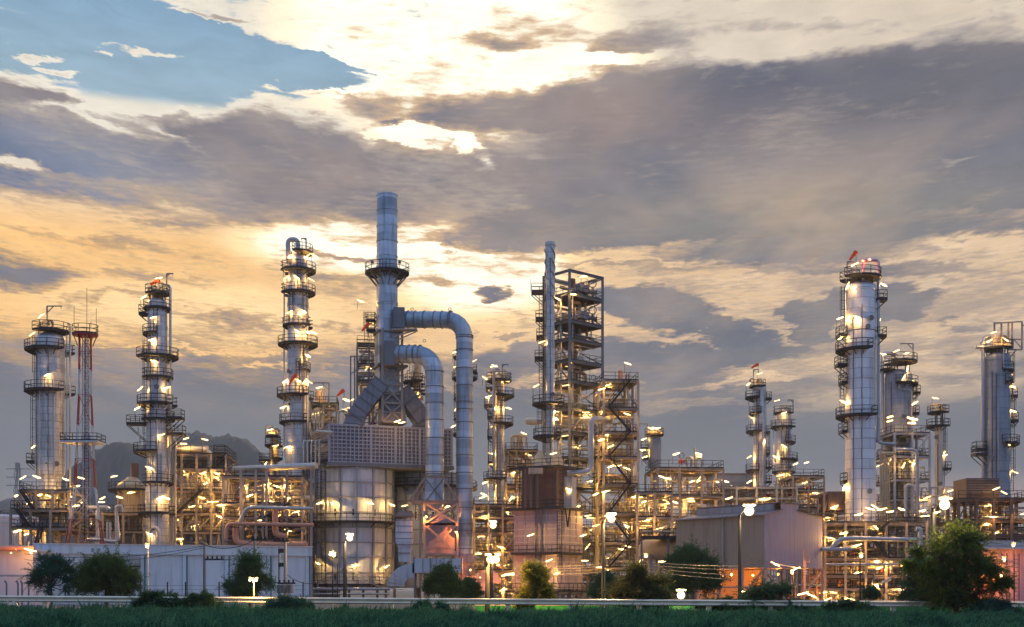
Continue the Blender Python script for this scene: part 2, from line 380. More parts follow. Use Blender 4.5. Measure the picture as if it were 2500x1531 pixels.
def solo(mb, name, mat, label, cat, group=None, kind=None, origin=None):
    """a thing that is one mesh, its origin at its base"""
    if origin is None:
        xs = [v[0] for v in mb.v]; ys = [v[1] for v in mb.v]; zs = [v[2] for v in mb.v]
        origin = ((min(xs) + max(xs)) / 2, (min(ys) + max(ys)) / 2, min(zs))
    mb.v = [(v[0] - origin[0], v[1] - origin[1], v[2] - origin[2]) for v in mb.v]
    o = mb.build(name, mat); o.location = origin; o['_o'] = tuple(origin)
    if label: o['label'] = label
    if cat: o['category'] = cat
    if group: o['group'] = group
    o['kind'] = kind or 'thing'
    return o
def zc(ox, oy, k): return lambda *a: [(ox + x / k, oy + y / k) for x, y in a]
ZA, ZB, ZT, ZD = zc(0, 600, 3.018), zc(0, 1050, 3.138), zc(500, 550, 2.7425), zc(400, 1050, 3.138)
ZE, ZF, ZG, ZH = zc(840, 440, 2.2875), zc(740, 1000, 2.842), zc(1140, 560, 2.794), zc(1140, 1050, 3.138)
ZI, ZJ, ZK, ZL = zc(1560, 850, 3.354), zc(1560, 1100, 3.502), zc(2000, 580, 2.902), zc(2000, 1050, 3.138)

# ---------------------------------------------------------------- shared parts
LIGHT = dict(lamp=((1.0, .53, .13), 225), lamps=((1.0, .27, .05), 420), flood=((1.0, .64, .26), 1000), redlamp=((1.0, .06, .03), 160),
             sodium=((1.0, .25, .03), 900), sodiumy=((1.0, .52, .12), 1300), floody=((1.0, .82, .30), 500))
LD = {}
def shine(o, c, kind, f=1.0):
    """the light that a lit fitting gives off, parented to its tube or bulb"""
    if (kind, f) not in LD:
        l = bpy.data.lights.new(kind, 'POINT'); l.color, e = LIGHT[kind]; l.energy = e * f; l.shadow_soft_size = 0.0; LD[(kind, f)] = l
    b = bpy.data.objects.new('lamp_light', LD[(kind, f)]); COL.objects.link(b); b.parent = o; org = Vector(o['_o'])
    b.location = Vector(c) - org; return b
def lamp(T, px, py, Y, tilt=None, mat='lamp', L=.95, r=.055, pole=True):
    """fluorescent fitting on a bent pole"""
    c = Vector((X(px, Y), Y, Z(py, Y)))
    if tilt is None: tilt = R.choice((-1, 1, 1)) * R.uniform(14, 34)
    a = radians(tilt); d = Vector((cos(a), R.uniform(-.25, .25), sin(a))) * (L / 2)
    o = MB().tube([c - d, c + d], r, 8).build('lamp', mat, T)
    shine(o, c + Vector((0, -.12, -.12)), mat, R.choice((.6, 1.0, 1.0, 1.4)))
    if pole:
        lo = c - d; e = lo + Vector((0, .12, -R.uniform(1.3, 1.9)))
        MB().tube([c + Vector((0, .02, r + .03)), lo + Vector((0, .10, r)), lo + Vector((0, .12, -.2)), e], .03, 5, .12).build('lamp_pole', 'dark', o)
    return o
def railing(path, h=1.1, closed=False, t=.07, step=1.3):
    """posts and rails along a polyline"""
    mb = MB(); pts = [Vector(p) for p in path]
    if closed: pts = pts + [pts[0]]
    acc = 0.0
    for i, (a, b) in enumerate(zip(pts, pts[1:])):
        L = (b - a).length
        for hh in (h, h * .52): mb.beam(a + Vector((0, 0, hh)), b + Vector((0, 0, hh)), t, t)
        mb.beam(a + Vector((0, 0, .08)), b + Vector((0, 0, .08)), .02, .16)
        k = max(1, round(L / step)) if L > step * .8 else 1
        if L > step * .8 or acc <= 0:
            for j in range(k): p = a + (b - a) * (j / k); mb.beam(p, p + Vector((0, 0, h)), t, t)
            acc = step
        acc -= L
    p = pts[-1]
    if not closed: mb.beam(p, p + Vector((0, 0, h)), t, t)
    return mb
def ring_platform(T, cx, cy, r, z, xl, xr, mat='dark', brackets=True, h=1.1, drop=.6):
    """annular platform round a column between world x limits xl and xr"""
    Ro = max(abs(xl - cx), abs(xr - cx)); n = 28; step = 2 * pi / n
    keep = [xl - .05 <= cx + Ro * cos((k + .5) * step) <= xr + .05 for k in range(n)]
    # the far half is trimmed like the near half; find arcs
    runs = []
    if all(keep): runs = [(0, n)]
    else:
        st = next(k for k in range(n) if not keep[k]); k = st
        while k < st + n:
            if keep[k % n]:
                j = k
                while j < st + n and keep[j % n]: j += 1
                runs.append((k, j)); k = j
            else: k += 1
    mb = MB(); rails = []
    for a, b in runs:
        def P(k, rr, zz): return (cx + rr * cos(k * step), cy + rr * sin(k * step), zz)
        ri = r + .05
        for k in range(a, b):
            vs = [P(k, ri, z), P(k + 1, ri, z), P(k + 1, Ro, z), P(k, Ro, z), P(k, ri, z - .12), P(k + 1, ri, z - .12), P(k + 1, Ro, z - .12), P(k, Ro, z - .12)]
            mb.add(vs, [(0, 3, 2, 1), (4, 5, 6, 7), (2, 3, 7, 6), (0, 1, 5, 4), (0, 4, 7, 3), (1, 2, 6, 5)])
            if brackets and (k - a) % 2 == 0:
                mb.beam(P(k + .5, Ro - .08, z - .14), P(k + .5, r, z - .2 - drop * min(1.0, (Ro - r) / 1.6)), .07, .10)
        path = [P(k, Ro - .03, z) for k in range(a, b + 1)]
        if len(runs) == 1 and b - a == n: rails.append((path[:-1], True))
        else: rails.append(([P(a, ri + .1, z)] + path + [P(b, ri + .1, z)], False))
    o = mb.build('platform', mat, T)
    rm = MB()
    for path, cl in rails:
        g = railing(path, h, cl); rm.add(g.v, g.f)
    rm.build('railing', 'dark', o)
    return o
def box_platform(T, x0, x1, y0, y1, z, mat='dark', h=1.1, strut=None):
    mb = MB().box(((x0 + x1) / 2, (y0 + y1) / 2, z - .1), (x1 - x0, y1 - y0, .2))
    if strut is not None:
        for yy in (y0 + .1, y1 - .1):
            far = x0 if abs(x0 - strut) > abs(x1 - strut) else x1
            mb.beam((far, yy, z - .2), (strut, yy, z - .2 - abs(far - strut) * .9), .1, .1)
    o = mb.build('platform', mat, T)
    railing([(x0 + .03, y0 + .03, z), (x1 - .03, y0 + .03, z), (x1 - .03, y1 - .03, z), (x0 + .03, y1 - .03, z)], h, True).build('railing', 'dark', o)
    return o
def ladder(T, x, y, z0, z1, w=.5, cage=True, side=-1):
    mb = MB()
    for sx in (-w / 2, w / 2): mb.beam((x + sx, y, z0), (x + sx, y, z1), .07, .07)
    z = z0
    while z < z1: mb.beam((x - w / 2, y, z), (x + w / 2, y, z), .04, .04); z += .4
    o = mb.build('ladder', 'dark', T)
    if cage and z1 - z0 > 4:
        cg = MB(); z = z0 + 2.2; hoops = []
        while z < z1:
            h = [(x + .42 * cos(a), y - .1 - abs(.62 * sin(a)), z) for a in [pi * k / 6 for k in range(7)]]
            cg.tube(h, .025, 4); z += 1.2
        for a in (pi * k / 4 for k in range(5)):
            p = (x + .42 * cos(a), y - .1 - abs(.62 * sin(a))); cg.beam((*p, z0 + 2.2), (*p, z1), .03, .03)
        cg.build('cage', 'dark', o)
    return o
def pipe(T, pts, r, mat='pipe', fillet=None, name='pipe', n=10, flanges=0):
    mb = MB().tube(pts, r, n, fillet if fillet is not None else r * 3)
    if flanges:
        for a, b in zip(pts, pts[1:]):
            a = Vector(a); b = Vector(b); L = (b - a).length
            k = int(L / flanges)
            for j in range(1, k + 1):
                p = a + (b - a) * (j / (k + 1)); d = (b - a).normalized() * .06
                mb.tube([p - d, p + d], r * 1.12, n)
    return mb.build(name, mat, T)
def davit(T, x, y, z0, h, reach):
    mb = MB().beam((x, y, z0), (x, y, z0 + h), .16, .16).beam((x, y, z0 + h), (x + reach, y, z0 + h), .14, .14)
    mb.beam((x, y, z0 + h - abs(reach) * .45), (x + reach * .45, y, z0 + h), .1, .1).beam((x + reach * .95, y, z0 + h), (x + reach * .95, y, z0 + h - .35), .06, .06)
    return mb.build('davit', 'steelb', T)
def valve(T, x, y, z, s=1.0, mat='pipey'):
    mb = MB().tube([(x, y, z), (x, y, z + .7 * s)], .09 * s, 8).tube([(x - .3 * s, y, z + .35 * s), (x + .3 * s, y, z + .35 * s)], .13 * s, 8)
    for sx in (-.3, .3): mb.tube([(x + (sx - .03) * s, y, z + .35 * s), (x + (sx + .03) * s, y, z + .35 * s)], .2 * s, 8)
    o = mb.build('valve', mat, T)
    w = MB(); ring = [(x + .28 * s * cos(a), y, z + .95 * s + .28 * s * sin(a)) for a in [2 * pi * k / 10 for k in range(11)]]
    w.tube(ring, .035 * s, 5); w.beam((x - .28 * s, y, z + .95 * s), (x + .28 * s, y, z + .95 * s), .03)
    w.build('handwheel', 'dark', o); return o
def topworks(T, cx, cy, z, w, rnd, mat='pipey', tall=2.2):
    """nozzles, relief valves and looped vent pipes on a column's top platform"""
    for k in range(3):
        x = cx + rnd.uniform(-w, w) * .8; h = tall * rnd.uniform(.45, 1)
        x2 = x + rnd.choice((-1, 1)) * rnd.uniform(.5, .9)
        pipe(T, [(x, cy, z - .5), (x, cy, z + h), (x2, cy, z + h), (x2, cy, z + h * .3)], rnd.uniform(.08, .16), mat, .3)
    valve(T, cx + rnd.uniform(-w, w) * .6, cy - .4, z + .1, rnd.uniform(.8, 1.2))
    valve(T, cx + rnd.uniform(-w, w) * .8, cy - .6, z + .1, rnd.uniform(.7, 1.1))
def dome(r, z, k=.5, n=8): return [(z + r * k * sin(pi / 2 * i / n), r * cos(pi / 2 * i / n)) for i in range(n + 1)]
def shell(T, cx, cy, segs, mat='clad', bands=None, top=True, name='shell', n=40, tk=.5):
    """segs [(z_top, z_bottom, radius)...] from the top down"""
    mb = MB(); zt, _, r0 = segs[0]
    if top: mb.lathe((cx, cy), dome(r0, zt, tk), n, share=True)
    prof = []
    for a, b, r in segs: prof += [(a, r), (b, r)]
    mb.lathe((cx, cy), prof, n)
    o = mb.build(name, mat, T)
    if bands:
        for z in bands:
            bm_ = MB()
            r = next((rr for a, b, rr in segs if b <= z <= a), segs[-1][2])
            bm_.lathe((cx, cy), [(z - .08, r), (z - .08, r + .07), (z + .08, r + .07), (z + .08, r)], n)
            bm_.build('stiffener_ring', mat, o)
    return o
def windsock(px, py, Y, ang, L, label):
    x, z = X(px, Y), Z(py, Y); a = radians(ang)
    T = thing('windsock', label, 'windsock', (x, Y, z - 2.0), 'orange windsocks on the process towers')
    MB().tube([(x, Y, z - 2.0), (x, Y, z)], .035, 6).build('pole', 'dark', T)
    p = Vector((x, Y, z)); d = Vector((cos(a), -.1, sin(a)))
    pts = [p + d * (L * k / 5) + Vector((0, 0, -.12 * (k / 5) ** 2 * L)) for k in range(6)]
    MB().tube(pts, [.30, .27, .24, .21, .18, .15], 12, cap=False).build('sock', 'orange', T)
    return T
# ---------------------------------------------------------------- generators
def column(name, label, cat, Y, segs, plats, lamps=(), bands=(), ladders=(), pipes=(), dav=(), works=None, mat='clad', group=None,
           top=True, tk=.5, base=None, seed=1, pmat='dark'):
    """process column from pixel measurements taken at distance Y"""
    rnd = random.Random(seed); s = Y / F
    cxp = (segs[0][2] + segs[0][3]) / 2; cx = X(cxp, Y)
    zb = 0.0
    T = thing(name, label, cat, (cx, Y, zb), group)
    sg = [(Z(a, Y), Z(b, Y), (d - c) / 2 * s) for a, b, c, d in segs]
    if base != 'hang': sg[-1] = (sg[-1][0], 0.0, sg[-1][2])
    shell(T, cx, Y, sg, mat, [Z(b, Y) for b in bands], top, tk=tk)
    def rad(z): return next((r for a, b, r in sg if b - .01 <= z <= a + .01), sg[0][2])
    for p in plats:
        py, xl, xr = p[:3]; z = Z(py, Y); xl = X(xl, Y); xr = X(xr, Y); r = rad(z) if z <= sg[0][0] else 0.05
        if xl >= cx + .55 * r and z < sg[0][0]: box_platform(T, cx + r, xr, Y - .9, Y + .9, z, pmat, strut=cx + r)
        elif xr <= cx - .55 * r and z < sg[0][0]: box_platform(T, xl, cx - r, Y - .9, Y + .9, z, pmat, strut=cx - r)
        else: ring_platform(T, cx, Y, r, z, xl, xr, pmat, brackets=z < sg[0][0])
        if z > sg[0][0]:                                   # legs of the top platform
            for a in (.6, 2.5, 3.8, 5.6): MB().beam((cx + sg[0][2] * .8 * cos(a), Y + sg[0][2] * .8 * sin(a), z), (cx + sg[0][2] * .85 * cos(a), Y + sg[0][2] * .85 * sin(a), sg[0][0] - .2), .14).build('platform_leg', 'dark', T)
    for px, a, b in ladders:
        x = X(px, Y); dx = abs(x - cx); z0, z1 = Z(b, Y), Z(a, Y); r = rad((z0 + z1) / 2)
        y = Y - (sqrt(max(r * r - dx * dx, 0)) + .35 if dx < r else .0)
        ladder(T, x, y, z0, z1)
    for pp in pipes:
        pts, rp, mt = pp[:3]
        pts = [(X(p[0], Y), Y + (p[2] if len(p) > 2 else 0), Z(p[1], Y)) for p in pts]
        pipe(T, pts, rp * s, mt, rp * s * 2.6 if rp > 2 else .35, n=14 if rp > 3 else 8)
        if len(pts) > 2 or abs(pts[0][2] - pts[-1][2]) > 8:      # pipe guides back to the shell
            pass
    ztop, zlow = sg[0][0], max(sg[-1][1], 3)
    for k in range(max(2, int((ztop - zlow) / 8))):                # manways, nozzles and cable conduits
        z = rnd.uniform(zlow + 2, ztop - 1); r_ = rad(z); a = rnd.uniform(-2.6, -.55); d_ = Vector((cos(a), sin(a), 0)); c_ = Vector((cx, Y, z))
        w_ = rnd.choice((.30, .32, .16, .12))
        o = MB().tube([c_ + d_ * r_ * .9, c_ + d_ * (r_ + .28)], w_ * .8, 14).build('manway' if w_ > .2 else 'nozzle', mat, T)
        MB().tube([c_ + d_ * (r_ + .26), c_ + d_ * (r_ + .36)], w_ * 1.1, 14).build('cover', 'steelb', o)
    for k in range(2):
        a = rnd.uniform(-2.5, -.7); r_ = max(q_[2] for q_ in sg) + .08; z0_ = zlow + (ztop - zlow) * rnd.uniform(0, .4); z1_ = ztop - rnd.uniform(0, 4)
        x_, y_ = cx + r_ * cos(a), Y + r_ * sin(a); MB().tube([(x_, y_, z0_), (x_, y_, z1_)], .045, 6).build('conduit', rnd.choice(('dark', 'steelb', 'brown')), T)
    for px, py, h, reach in dav: davit(T, X(px, Y), Y - .6, Z(py, Y), h * s, reach * s)
    if works: topworks(T, cx, Y, Z(works[0], Y), works[1] * s, rnd, tall=works[2] * s if len(works) > 2 else 2.2)
    for l in lamps:
        px, py = l[:2]; x = X(px, Y); z = Z(py, Y); r = rad(z)
        out = abs(x - cx) > r
        lamp(T, px, py, Y - (0.2 if out else sqrt(max(r * r - (x - cx) ** 2, 0)) + .75), l[2] if len(l) > 2 else rnd.choice((20, 28, -26, 24)))
    return T
def stairs(T, a, b, w=.8, mat='dark'):
    """one flight from a (low) to b (high)"""
    a = Vector(a); b = Vector(b); mb = MB(); d = b - a; n = max(3, int(abs(d.z) / .3))
    for oy in (-w / 2, w / 2):
        o = Vector((0, oy, 0)); mb.beam(a + o, b + o, .08, .24)
        for hh in (.55, 1.05): mb.beam(a + o + Vector((0, 0, hh)), b + o + Vector((0, 0, hh)), .05)
        for k in range(0, n + 1, 3): p = a + d * (k / n) + o; mb.beam(p, p + Vector((0, 0, 1.05)), .05)
    for k in range(n): p = a + d * ((k + .5) / n); mb.box(p, (.28, w, .04))
    return mb.build('stairs', mat, T)
PM = ['pipe', 'pipe', 'pipeb', 'pipey', 'pipe', 'steel']
def rack(name, label, cat, Y, px0, px1, levels, D, nx, ny=1, rot=0.0, seed=1, dens=1.0, lamps=(), stair=(), mat='steel', deckmat='grating',
         topopen=False, group=None, rails=True, colw=.32, braces=True, drums=.5, fillfrom=0, railtop=True, z0=0.0, bp=.45):
    """open steel structure: columns, decks, braces, stairs, and the pipes, drums and valves it carries"""
    rnd = random.Random(seed); th = radians(rot)
    e1 = Vector((cos(th), sin(th), 0)); e2 = Vector((-sin(th), cos(th), 0))
    A = Vector((X(px0, Y), Y, 0))
    k = (px1 - CX) / F; L = (k * Y - A.x) / (e1.x - k * e1.y)
    T = thing(name, label, cat, (A.x + e1.x * L / 2 + e2.x * D / 2, Y + e1.y * L / 2 + e2.y * D / 2, z0), group)
    zs = [Z(p, Y) for p in levels]                      # top first
    P = lambda u, v, z: A + e1 * u + e2 * v + Vector((0, 0, z))
    us = [L * i / nx for i in range(nx + 1)]; vs = [D * i / ny for i in range(ny + 1)]
    for u in us:
        for v in vs: MB().ibeam(P(u, v, z0), P(u, v, zs[0]), colw).build('post', mat, T)
    zz = zs + [z0]
    for i, z in enumerate(zs):
        b = MB()
        for v in vs: b.ibeam(P(0, v, z - .18), P(L, v, z - .18), colw * .9)
        for u in us: b.ibeam(P(u, 0, z - .18), P(u, D, z - .18), colw * .8)
        b.build('floor_beams', mat, T)
        if i == 0 and topopen: continue
        g = MB(); m_ = .15
        g.add([P(m_, m_, z), P(L - m_, m_, z), P(L - m_, D - m_, z), P(m_, D - m_, z)] + [P(m_, m_, z + .05), P(L - m_, m_, z + .05), P(L - m_, D - m_, z + .05), P(m_, D - m_, z + .05)],
              [(0, 1, 2, 3), (7, 6, 5, 4), (0, 4, 5, 1), (1, 5, 6, 2), (2, 6, 7, 3), (3, 7, 4, 0)])
        dk = g.build('deck', deckmat, T)
        if rails: railing([P(0, 0, z), P(L, 0, z), P(L, D, z), P(0, D, z)], 1.1, True, .06, 1.5).build('railing', 'dark', dk)
    if braces:
        for i in range(len(zs)):
            zt, zb = zz[i] - .3, zz[i + 1]
            for j in range(nx):
                if rnd.random() < bp:
                    b = MB(); u0, u1 = us[j], us[j + 1]; um = (u0 + u1) / 2; v = rnd.choice(vs)
                    if rnd.random() < .5: b.beam(P(u0, v, zb), P(um, v, zt), .16).beam(P(u1, v, zb), P(um, v, zt), .16)
                    else: b.beam(P(u0, v, zb), P(u1, v, zt), .16)
                    b.build('brace', mat, T)
            if rnd.random() < .7: MB().beam(P(L, 0, zb), P(L, D, zt), .15).build('brace', mat, T)
    npipe = 0
    for i in range(fillfrom, len(zs)):
        zt, zb = zz[i], zz[i + 1]; H = zt - zb
        if H < 1.2: continue
        for j in range(max(1, int(5.4 * dens * max(1, H / 4)))):       # headers along the rack
            v = rnd.uniform(.1, .9) * D; z = rnd.uniform(zb + .35, zt - .35); r = rnd.choice((.04, .05, .06, .08, .1, .14, .2, .26)); a = rnd.uniform(-.02, .4) * L; b = rnd.uniform(.6, 1.02) * L
            e = rnd.random()
            pts = [P(a, v, z), P(b, v, z)]
            if e < .35: pts.append(P(b, v, zb + .1))
            elif e < .6: pts.append(P(b, v, min(zt - .1, z + 1.5)))
            if e > .8: pts.insert(0, P(a, v, zb + .1))
            pipe(T, pts, r, rnd.choice(PM), r * 2.5, n=8); npipe += 1
        for j in range(max(1, int(nx * 2.3 * dens))):                 # risers
            u = rnd.uniform(.02, .98) * L; v = rnd.uniform(.02, .8) * D; r = rnd.choice((.04, .05, .06, .08, .1, .15, .22))
            pts = [P(u, v, zb), P(u, v, zt + rnd.uniform(-.6, .6))]
            if rnd.random() < .5: pts[1] = P(u, v, zt - rnd.uniform(.4, .5 * H)); pts.append(P(min(L, u + rnd.uniform(.8, 2.6)), v, pts[1].z)); 
            if len(pts) == 3 and rnd.random() < .5: pts.append(P(*[min(L, u + 2), v], zb + .2) if False else Vector((pts[2].x, pts[2].y, zb + .1)))
            pipe(T, pts, r, rnd.choice(PM), r * 2.5, n=8); npipe += 1
        for j in range(nx):
            if rnd.random() < drums * min(1, H / 3):
                u = (us[j] + us[j + 1]) / 2 + rnd.uniform(-.5, .5); v = D * rnd.uniform(.25, .7); r = rnd.uniform(.35, min(.95, H * .22)); w = (us[1] - us[0]) * rnd.uniform(.5, .8)
                if rnd.random() < .6:
                    z = zb + r + .5; a_, b_ = P(u - w / 2, v, z), P(u + w / 2, v, z); d = (b_ - a_).normalized()
                    mb = MB().tube([a_ - d * r * .35, a_ - d * r * .25, a_, b_, b_ + d * r * .25, b_ + d * r * .35], [r * .25, r * .75, r, r, r * .75, r * .25], 18)
                    o = mb.build('exchanger', rnd.choice(('pipe', 'clad', 'pipey')), T)
                    sd = MB()
                    for f in (.2, .8): p = a_ + (b_ - a_) * f; sd.box((p.x, p.y, z - r - .2), (.2, r * 1.4, .6), th)
                    sd.build('saddle', mat, o)
                else:
                    c = P(u, v, 0); hh = H * rnd.uniform(.45, .75); rr = r * .8
                    mb = MB().lathe((c.x, c.y), [(zb + .3, rr), (zb + .3 + hh, rr)], 18).lathe((c.x, c.y), dome(rr, zb + .3 + hh, .5, 5), 18, share=True)
                    mb.build('vessel', rnd.choice(('clad', 'pipe', 'pipeb')), T)
            if rnd.random() < .6 * dens:
                c = P(rnd.uniform(us[j], us[j + 1]), rnd.uniform(.1, .5) * D, 0); valve(T, c.x, c.y, zb + .1, rnd.uniform(.8, 1.5), rnd.choice(('pipey', 'pipe', 'redtank', 'pipeb')))
    for (lv, ua, ub) in stair:
        stairs(T, P(L * ua, -.7, zz[lv + 1]), P(L * ub, -.7, zz[lv]))
    for l in lamps:
        px, py = l[:2]; kk = (px - CX) / F; u = (kk * A.y - A.x) / (e1.x - kk * e1.y)
        yy = A.y + e1.y * u - rnd.choice((.7, .7, .7, -.6, -1.4, -2.4))
        lamp(T, px, py, yy, l[2] if len(l) > 2 else None, L=rnd.uniform(.8, 1.1), pole=rnd.random() < .7)
    T['_f'] = (A.x, A.y, L, D)
    return T, P, L
def lattice_mast(name, label, px, Y, bands, levels, legs=4, mat0='redp', mat1='whitep'):
    """square lattice mast; levels [(py, width px)...] top down; bands: paint colour of each bay"""
    x = X(px, Y); s = Y / F; T = thing(name, label, 'lattice mast', (x, Y, 0))
    for i in range(len(levels) - 1):
        (p0, w0), (p1, w1) = levels[i], levels[i + 1]
        z0, z1 = Z(p0, Y), max(Z(p1, Y), 0); n = max(1, round((z0 - z1) / (w0 * s * 1.5))); mb = MB()
        def C(t, k):
            w = (w0 + (w1 - w0) * t) * s / 2; z = z0 + (z1 - z0) * t; a = pi / 4 + pi / 2 * k + .25
            return Vector((x + w * 1.08 * cos(a), Y + w * 1.08 * sin(a), z))
        for k in range(4):
            mb.beam(C(0, k), C(1, k), .11, .11)
            for j in range(n):
                a, b = j / n, (j + 1) / n
                mb.beam(C(a, k), C(b, k + 1), .05, .05).beam(C(b, k), C(a, k + 1), .05, .05).beam(C(a, k), C(a, k + 1), .06, .06)
        mb.build('lattice_section', mat0 if bands[i] else mat1, T)
    return T, x
# ---------------------------------------------------------------- process columns, left to right
GT = 'tall process columns of the refinery'
column('process_column', 'broad pale column at the far left with a domed head and two ring platforms', 'process column', 165,
       [(829, 957, 89, 157), (957, 1160, 88, 155), (1160, 1190, 98, 147)],
       [(810, 87, 167), (856, 63, 172), (957, 62, 171), (1128, 70, 88)],
       lamps=[(116, 915, 18), (78, 816, 30), (101, 771, 30), (84, 1090, 30)], bands=[846, 899, 902, 956, 966, 1029, 1093, 1096],
       ladders=[(88, 820, 950), (84, 960, 1130)],
       pipes=[([(165, 790, 0), (171, 792, 0), (171, 1190, 0)], 2.6, 'pipe'), ([(163, 815), (163, 1190)], 1.2, 'pipeb'), ([(112, 960, -2.2), (112, 1165, -2.2)], 1.8, 'pipe'), ([(145, 958, -1.9), (145, 1165, -1.9)], 1.8, 'pipe'),
              ([(100, 960, -2.0), (100, 1150, -2.0)], 1.0, 'pipe')],
       dav=[(119, 809, 59, 36)], works=(809, 24, 32), group=GT, seed=11, tk=.52)
column('process_column', 'slender column with many ring platforms just right of the red and white mast', 'process column', 165,
       [(740, 985, 361, 408), (985, 1190, 356, 408), (1190, 1325, 351, 407)],
       [(718, 358, 414), (755, 351, 418), (767, 343, 360), (817, 349, 391), (873, 338, 435), (923, 353, 422), (988, 336, 427), (1026, 354, 426), (1035, 313, 357), (1021, 407, 447), (1060, 408, 450), (1105, 327, 398), (1180, 352, 424), (1254, 338, 417)],
       lamps=[(388, 679, 12), (350, 726, 30), (375, 775, 14), (370, 829, 14), (376, 882, -18), (342, 949, 40), (408, 947, 18), (336, 996, 30), (394, 1062, 18), (363, 1141, -14), (391, 1216, 20), (407, 1216, -18), (364, 1303, -26)],
       bands=[800, 860, 900, 960, 1010, 1080, 1150, 1225], ladders=[(356, 830, 1100), (388, 760, 815), (397, 1110, 1180)],
       pipes=[([(398, 697, 0), (416, 697, 0), (416, 1100, 0), (412, 1110, 0), (412, 1180, 0)], 3.2, 'pipe'), ([(394, 985, -2), (394, 1100, -2)], 1.4, 'pipe'), ([(388, 1296, -3.2), (398, 1290, -3.6), (406, 1300, -3.6), (406, 1330, -3.6)], 4.5, 'pipe'),
              ([(342, 1045, -1), (348, 1080, -1), (344, 1110, -1)], 1.6, 'pipe')],
       dav=[(410, 720, 49, 16)], works=(718, 18, 16), group=GT, seed=12)
column('process_column', 'tall banded column with a thick gooseneck pipe bent over its head', 'process column', 180,
       [(632, 700, 705, 750), (700, 840, 703, 753), (840, 1033, 701, 752), (1033, 1240, 700, 762)],
       [(618, 719, 764), (663, 688, 771), (717, 690, 770), (797, 690, 761), (843, 679, 776), (905, 737, 758), (968, 676, 760), (1033, 682, 756)],
       lamps=[(697, 627, 28), (709, 625, 38), (751, 625, 38), (767, 624, -30), (699, 678, 26), (724, 677, -38), (760, 683, -28), (706, 762, 26), (741, 760, -28), (726, 809, -36), (750, 811, -28), (766, 812, -24), (751, 868, -28), (697, 931, 30), (727, 929, -30), (744, 931, 50), (755, 932, -30), (702, 1091, 14), (692, 994, 20)],
       bands=[650, 700, 742, 748, 770, 838, 870, 912, 1060], ladders=[(735, 640, 715), (716, 720, 790), (742, 850, 900), (733, 880, 968)],
       pipes=[([(708, 645, -1.2), (706, 590, -1.2), (731, 590, -1.2), (731, 622, -1.2)], 5.5, 'pipeb'), ([(694, 665, 0), (693, 1100, 0)], 1.8, 'pipe')],
       dav=[(749, 618, 33, -12)], group=GT, seed=13)
column('process_column', 'small column behind the tall duct with green tinted platforms showing on both sides', 'process column', 205,
       [(850, 1330, 1117, 1152)], [(874, 1106, 1150), (925, 1103, 1166), (908, 1150, 1164), (975, 1107, 1140), (1025, 1107, 1140), (1062, 1103, 1140)],
       lamps=[(1111, 860, 24), (1114, 894, 20), (1158, 881, 30), (1107, 1041, 30), (1113, 998, 60), (1109, 1170, 60), (1152, 1208, 70)], bands=[900, 950], ladders=[(1114, 870, 1050)], group=GT, seed=14)
column('process_column', 'narrow column lit yellow behind the right leg of the chimney', 'process column', 192,
       [(892, 1120, 1010, 1028)], [(934, 984, 1036), (958, 986, 1037)], lamps=[(1027, 1001, 24), (1018, 964, 60), (1035, 1032, 60)], bands=[910, 930, 950, 975],
       ladders=[(1004, 890, 934)], pipes=[([(1016, 900, -1), (1016, 886, -1), (1024, 886, -1), (1024, 940, -1)], 2, 'pipey'), ([(994, 930), (994, 905), (1000, 905)], 1.4, 'pipey')], works=(930, 20, 22), group=GT, seed=15, mat='pipey')  # yellow light on this column is partly put into its shell colour
column('process_column', 'cluttered column standing alone between the tall ducts and the chimney with spiral fins', 'process column', 188,
       [(915, 1036, 1207, 1231), (1036, 1222, 1210, 1235)],
       [(930, 1188, 1249), (968, 1210, 1256), (950, 1186, 1203), (991, 1182, 1208), (1036, 1208, 1254), (1020, 1190, 1208), (1171, 1180, 1232), (1130, 1192, 1210), (1068, 1190, 1208)],
       lamps=[(1205, 894, 14), (1208, 893, -20), (1184, 923, -35), (1236, 930, -14), (1206, 963, 22), (1192, 968, 16), (1241, 997, -14), (1209, 998, 70), (1205, 1040, 20), (1200, 1133, -16), (1199, 1107, -10), (1185, 1178, 22), (1181, 1207, -22), (1178, 1214, 22), (1279, 1058, -20)],
       bands=[1060, 1085, 1140], ladders=[(1222, 955, 1030), (1198, 1000, 1200), (1240, 1100, 1165)], pipes=[([(1206, 1200, -1.8), (1206, 905, -1.8), (1219, 905, -1.8), (1219, 920, -1.8)], 3.2, 'pipeb'), ([(1193, 940), (1193, 1230)], 1.6, 'pipeb')],
       dav=[(1226, 918, 26, 15)], works=(925, 20, 14), group=GT, seed=16)
column('process_column', 'short stubby column with a green railing on its head', 'process column', 205,
       [(1072, 1142, 1582, 1614), (1142, 1215, 1590, 1611)], [(1063, 1574, 1618), (1095, 1564, 1583), (1120, 1570, 1586)],
       lamps=[(1588, 1046, -24), (1598, 1045, -14), (1606, 1045, 8), (1572, 1072, 20), (1569, 1098, 0), (1574, 1116, 18)], bands=[1080, 1100, 1125], ladders=[(1580, 1075, 1110)], dav=[(1580, 1063, 27, -20)], works=(1063, 16, 10), group=GT, seed=17, mat='cladd')
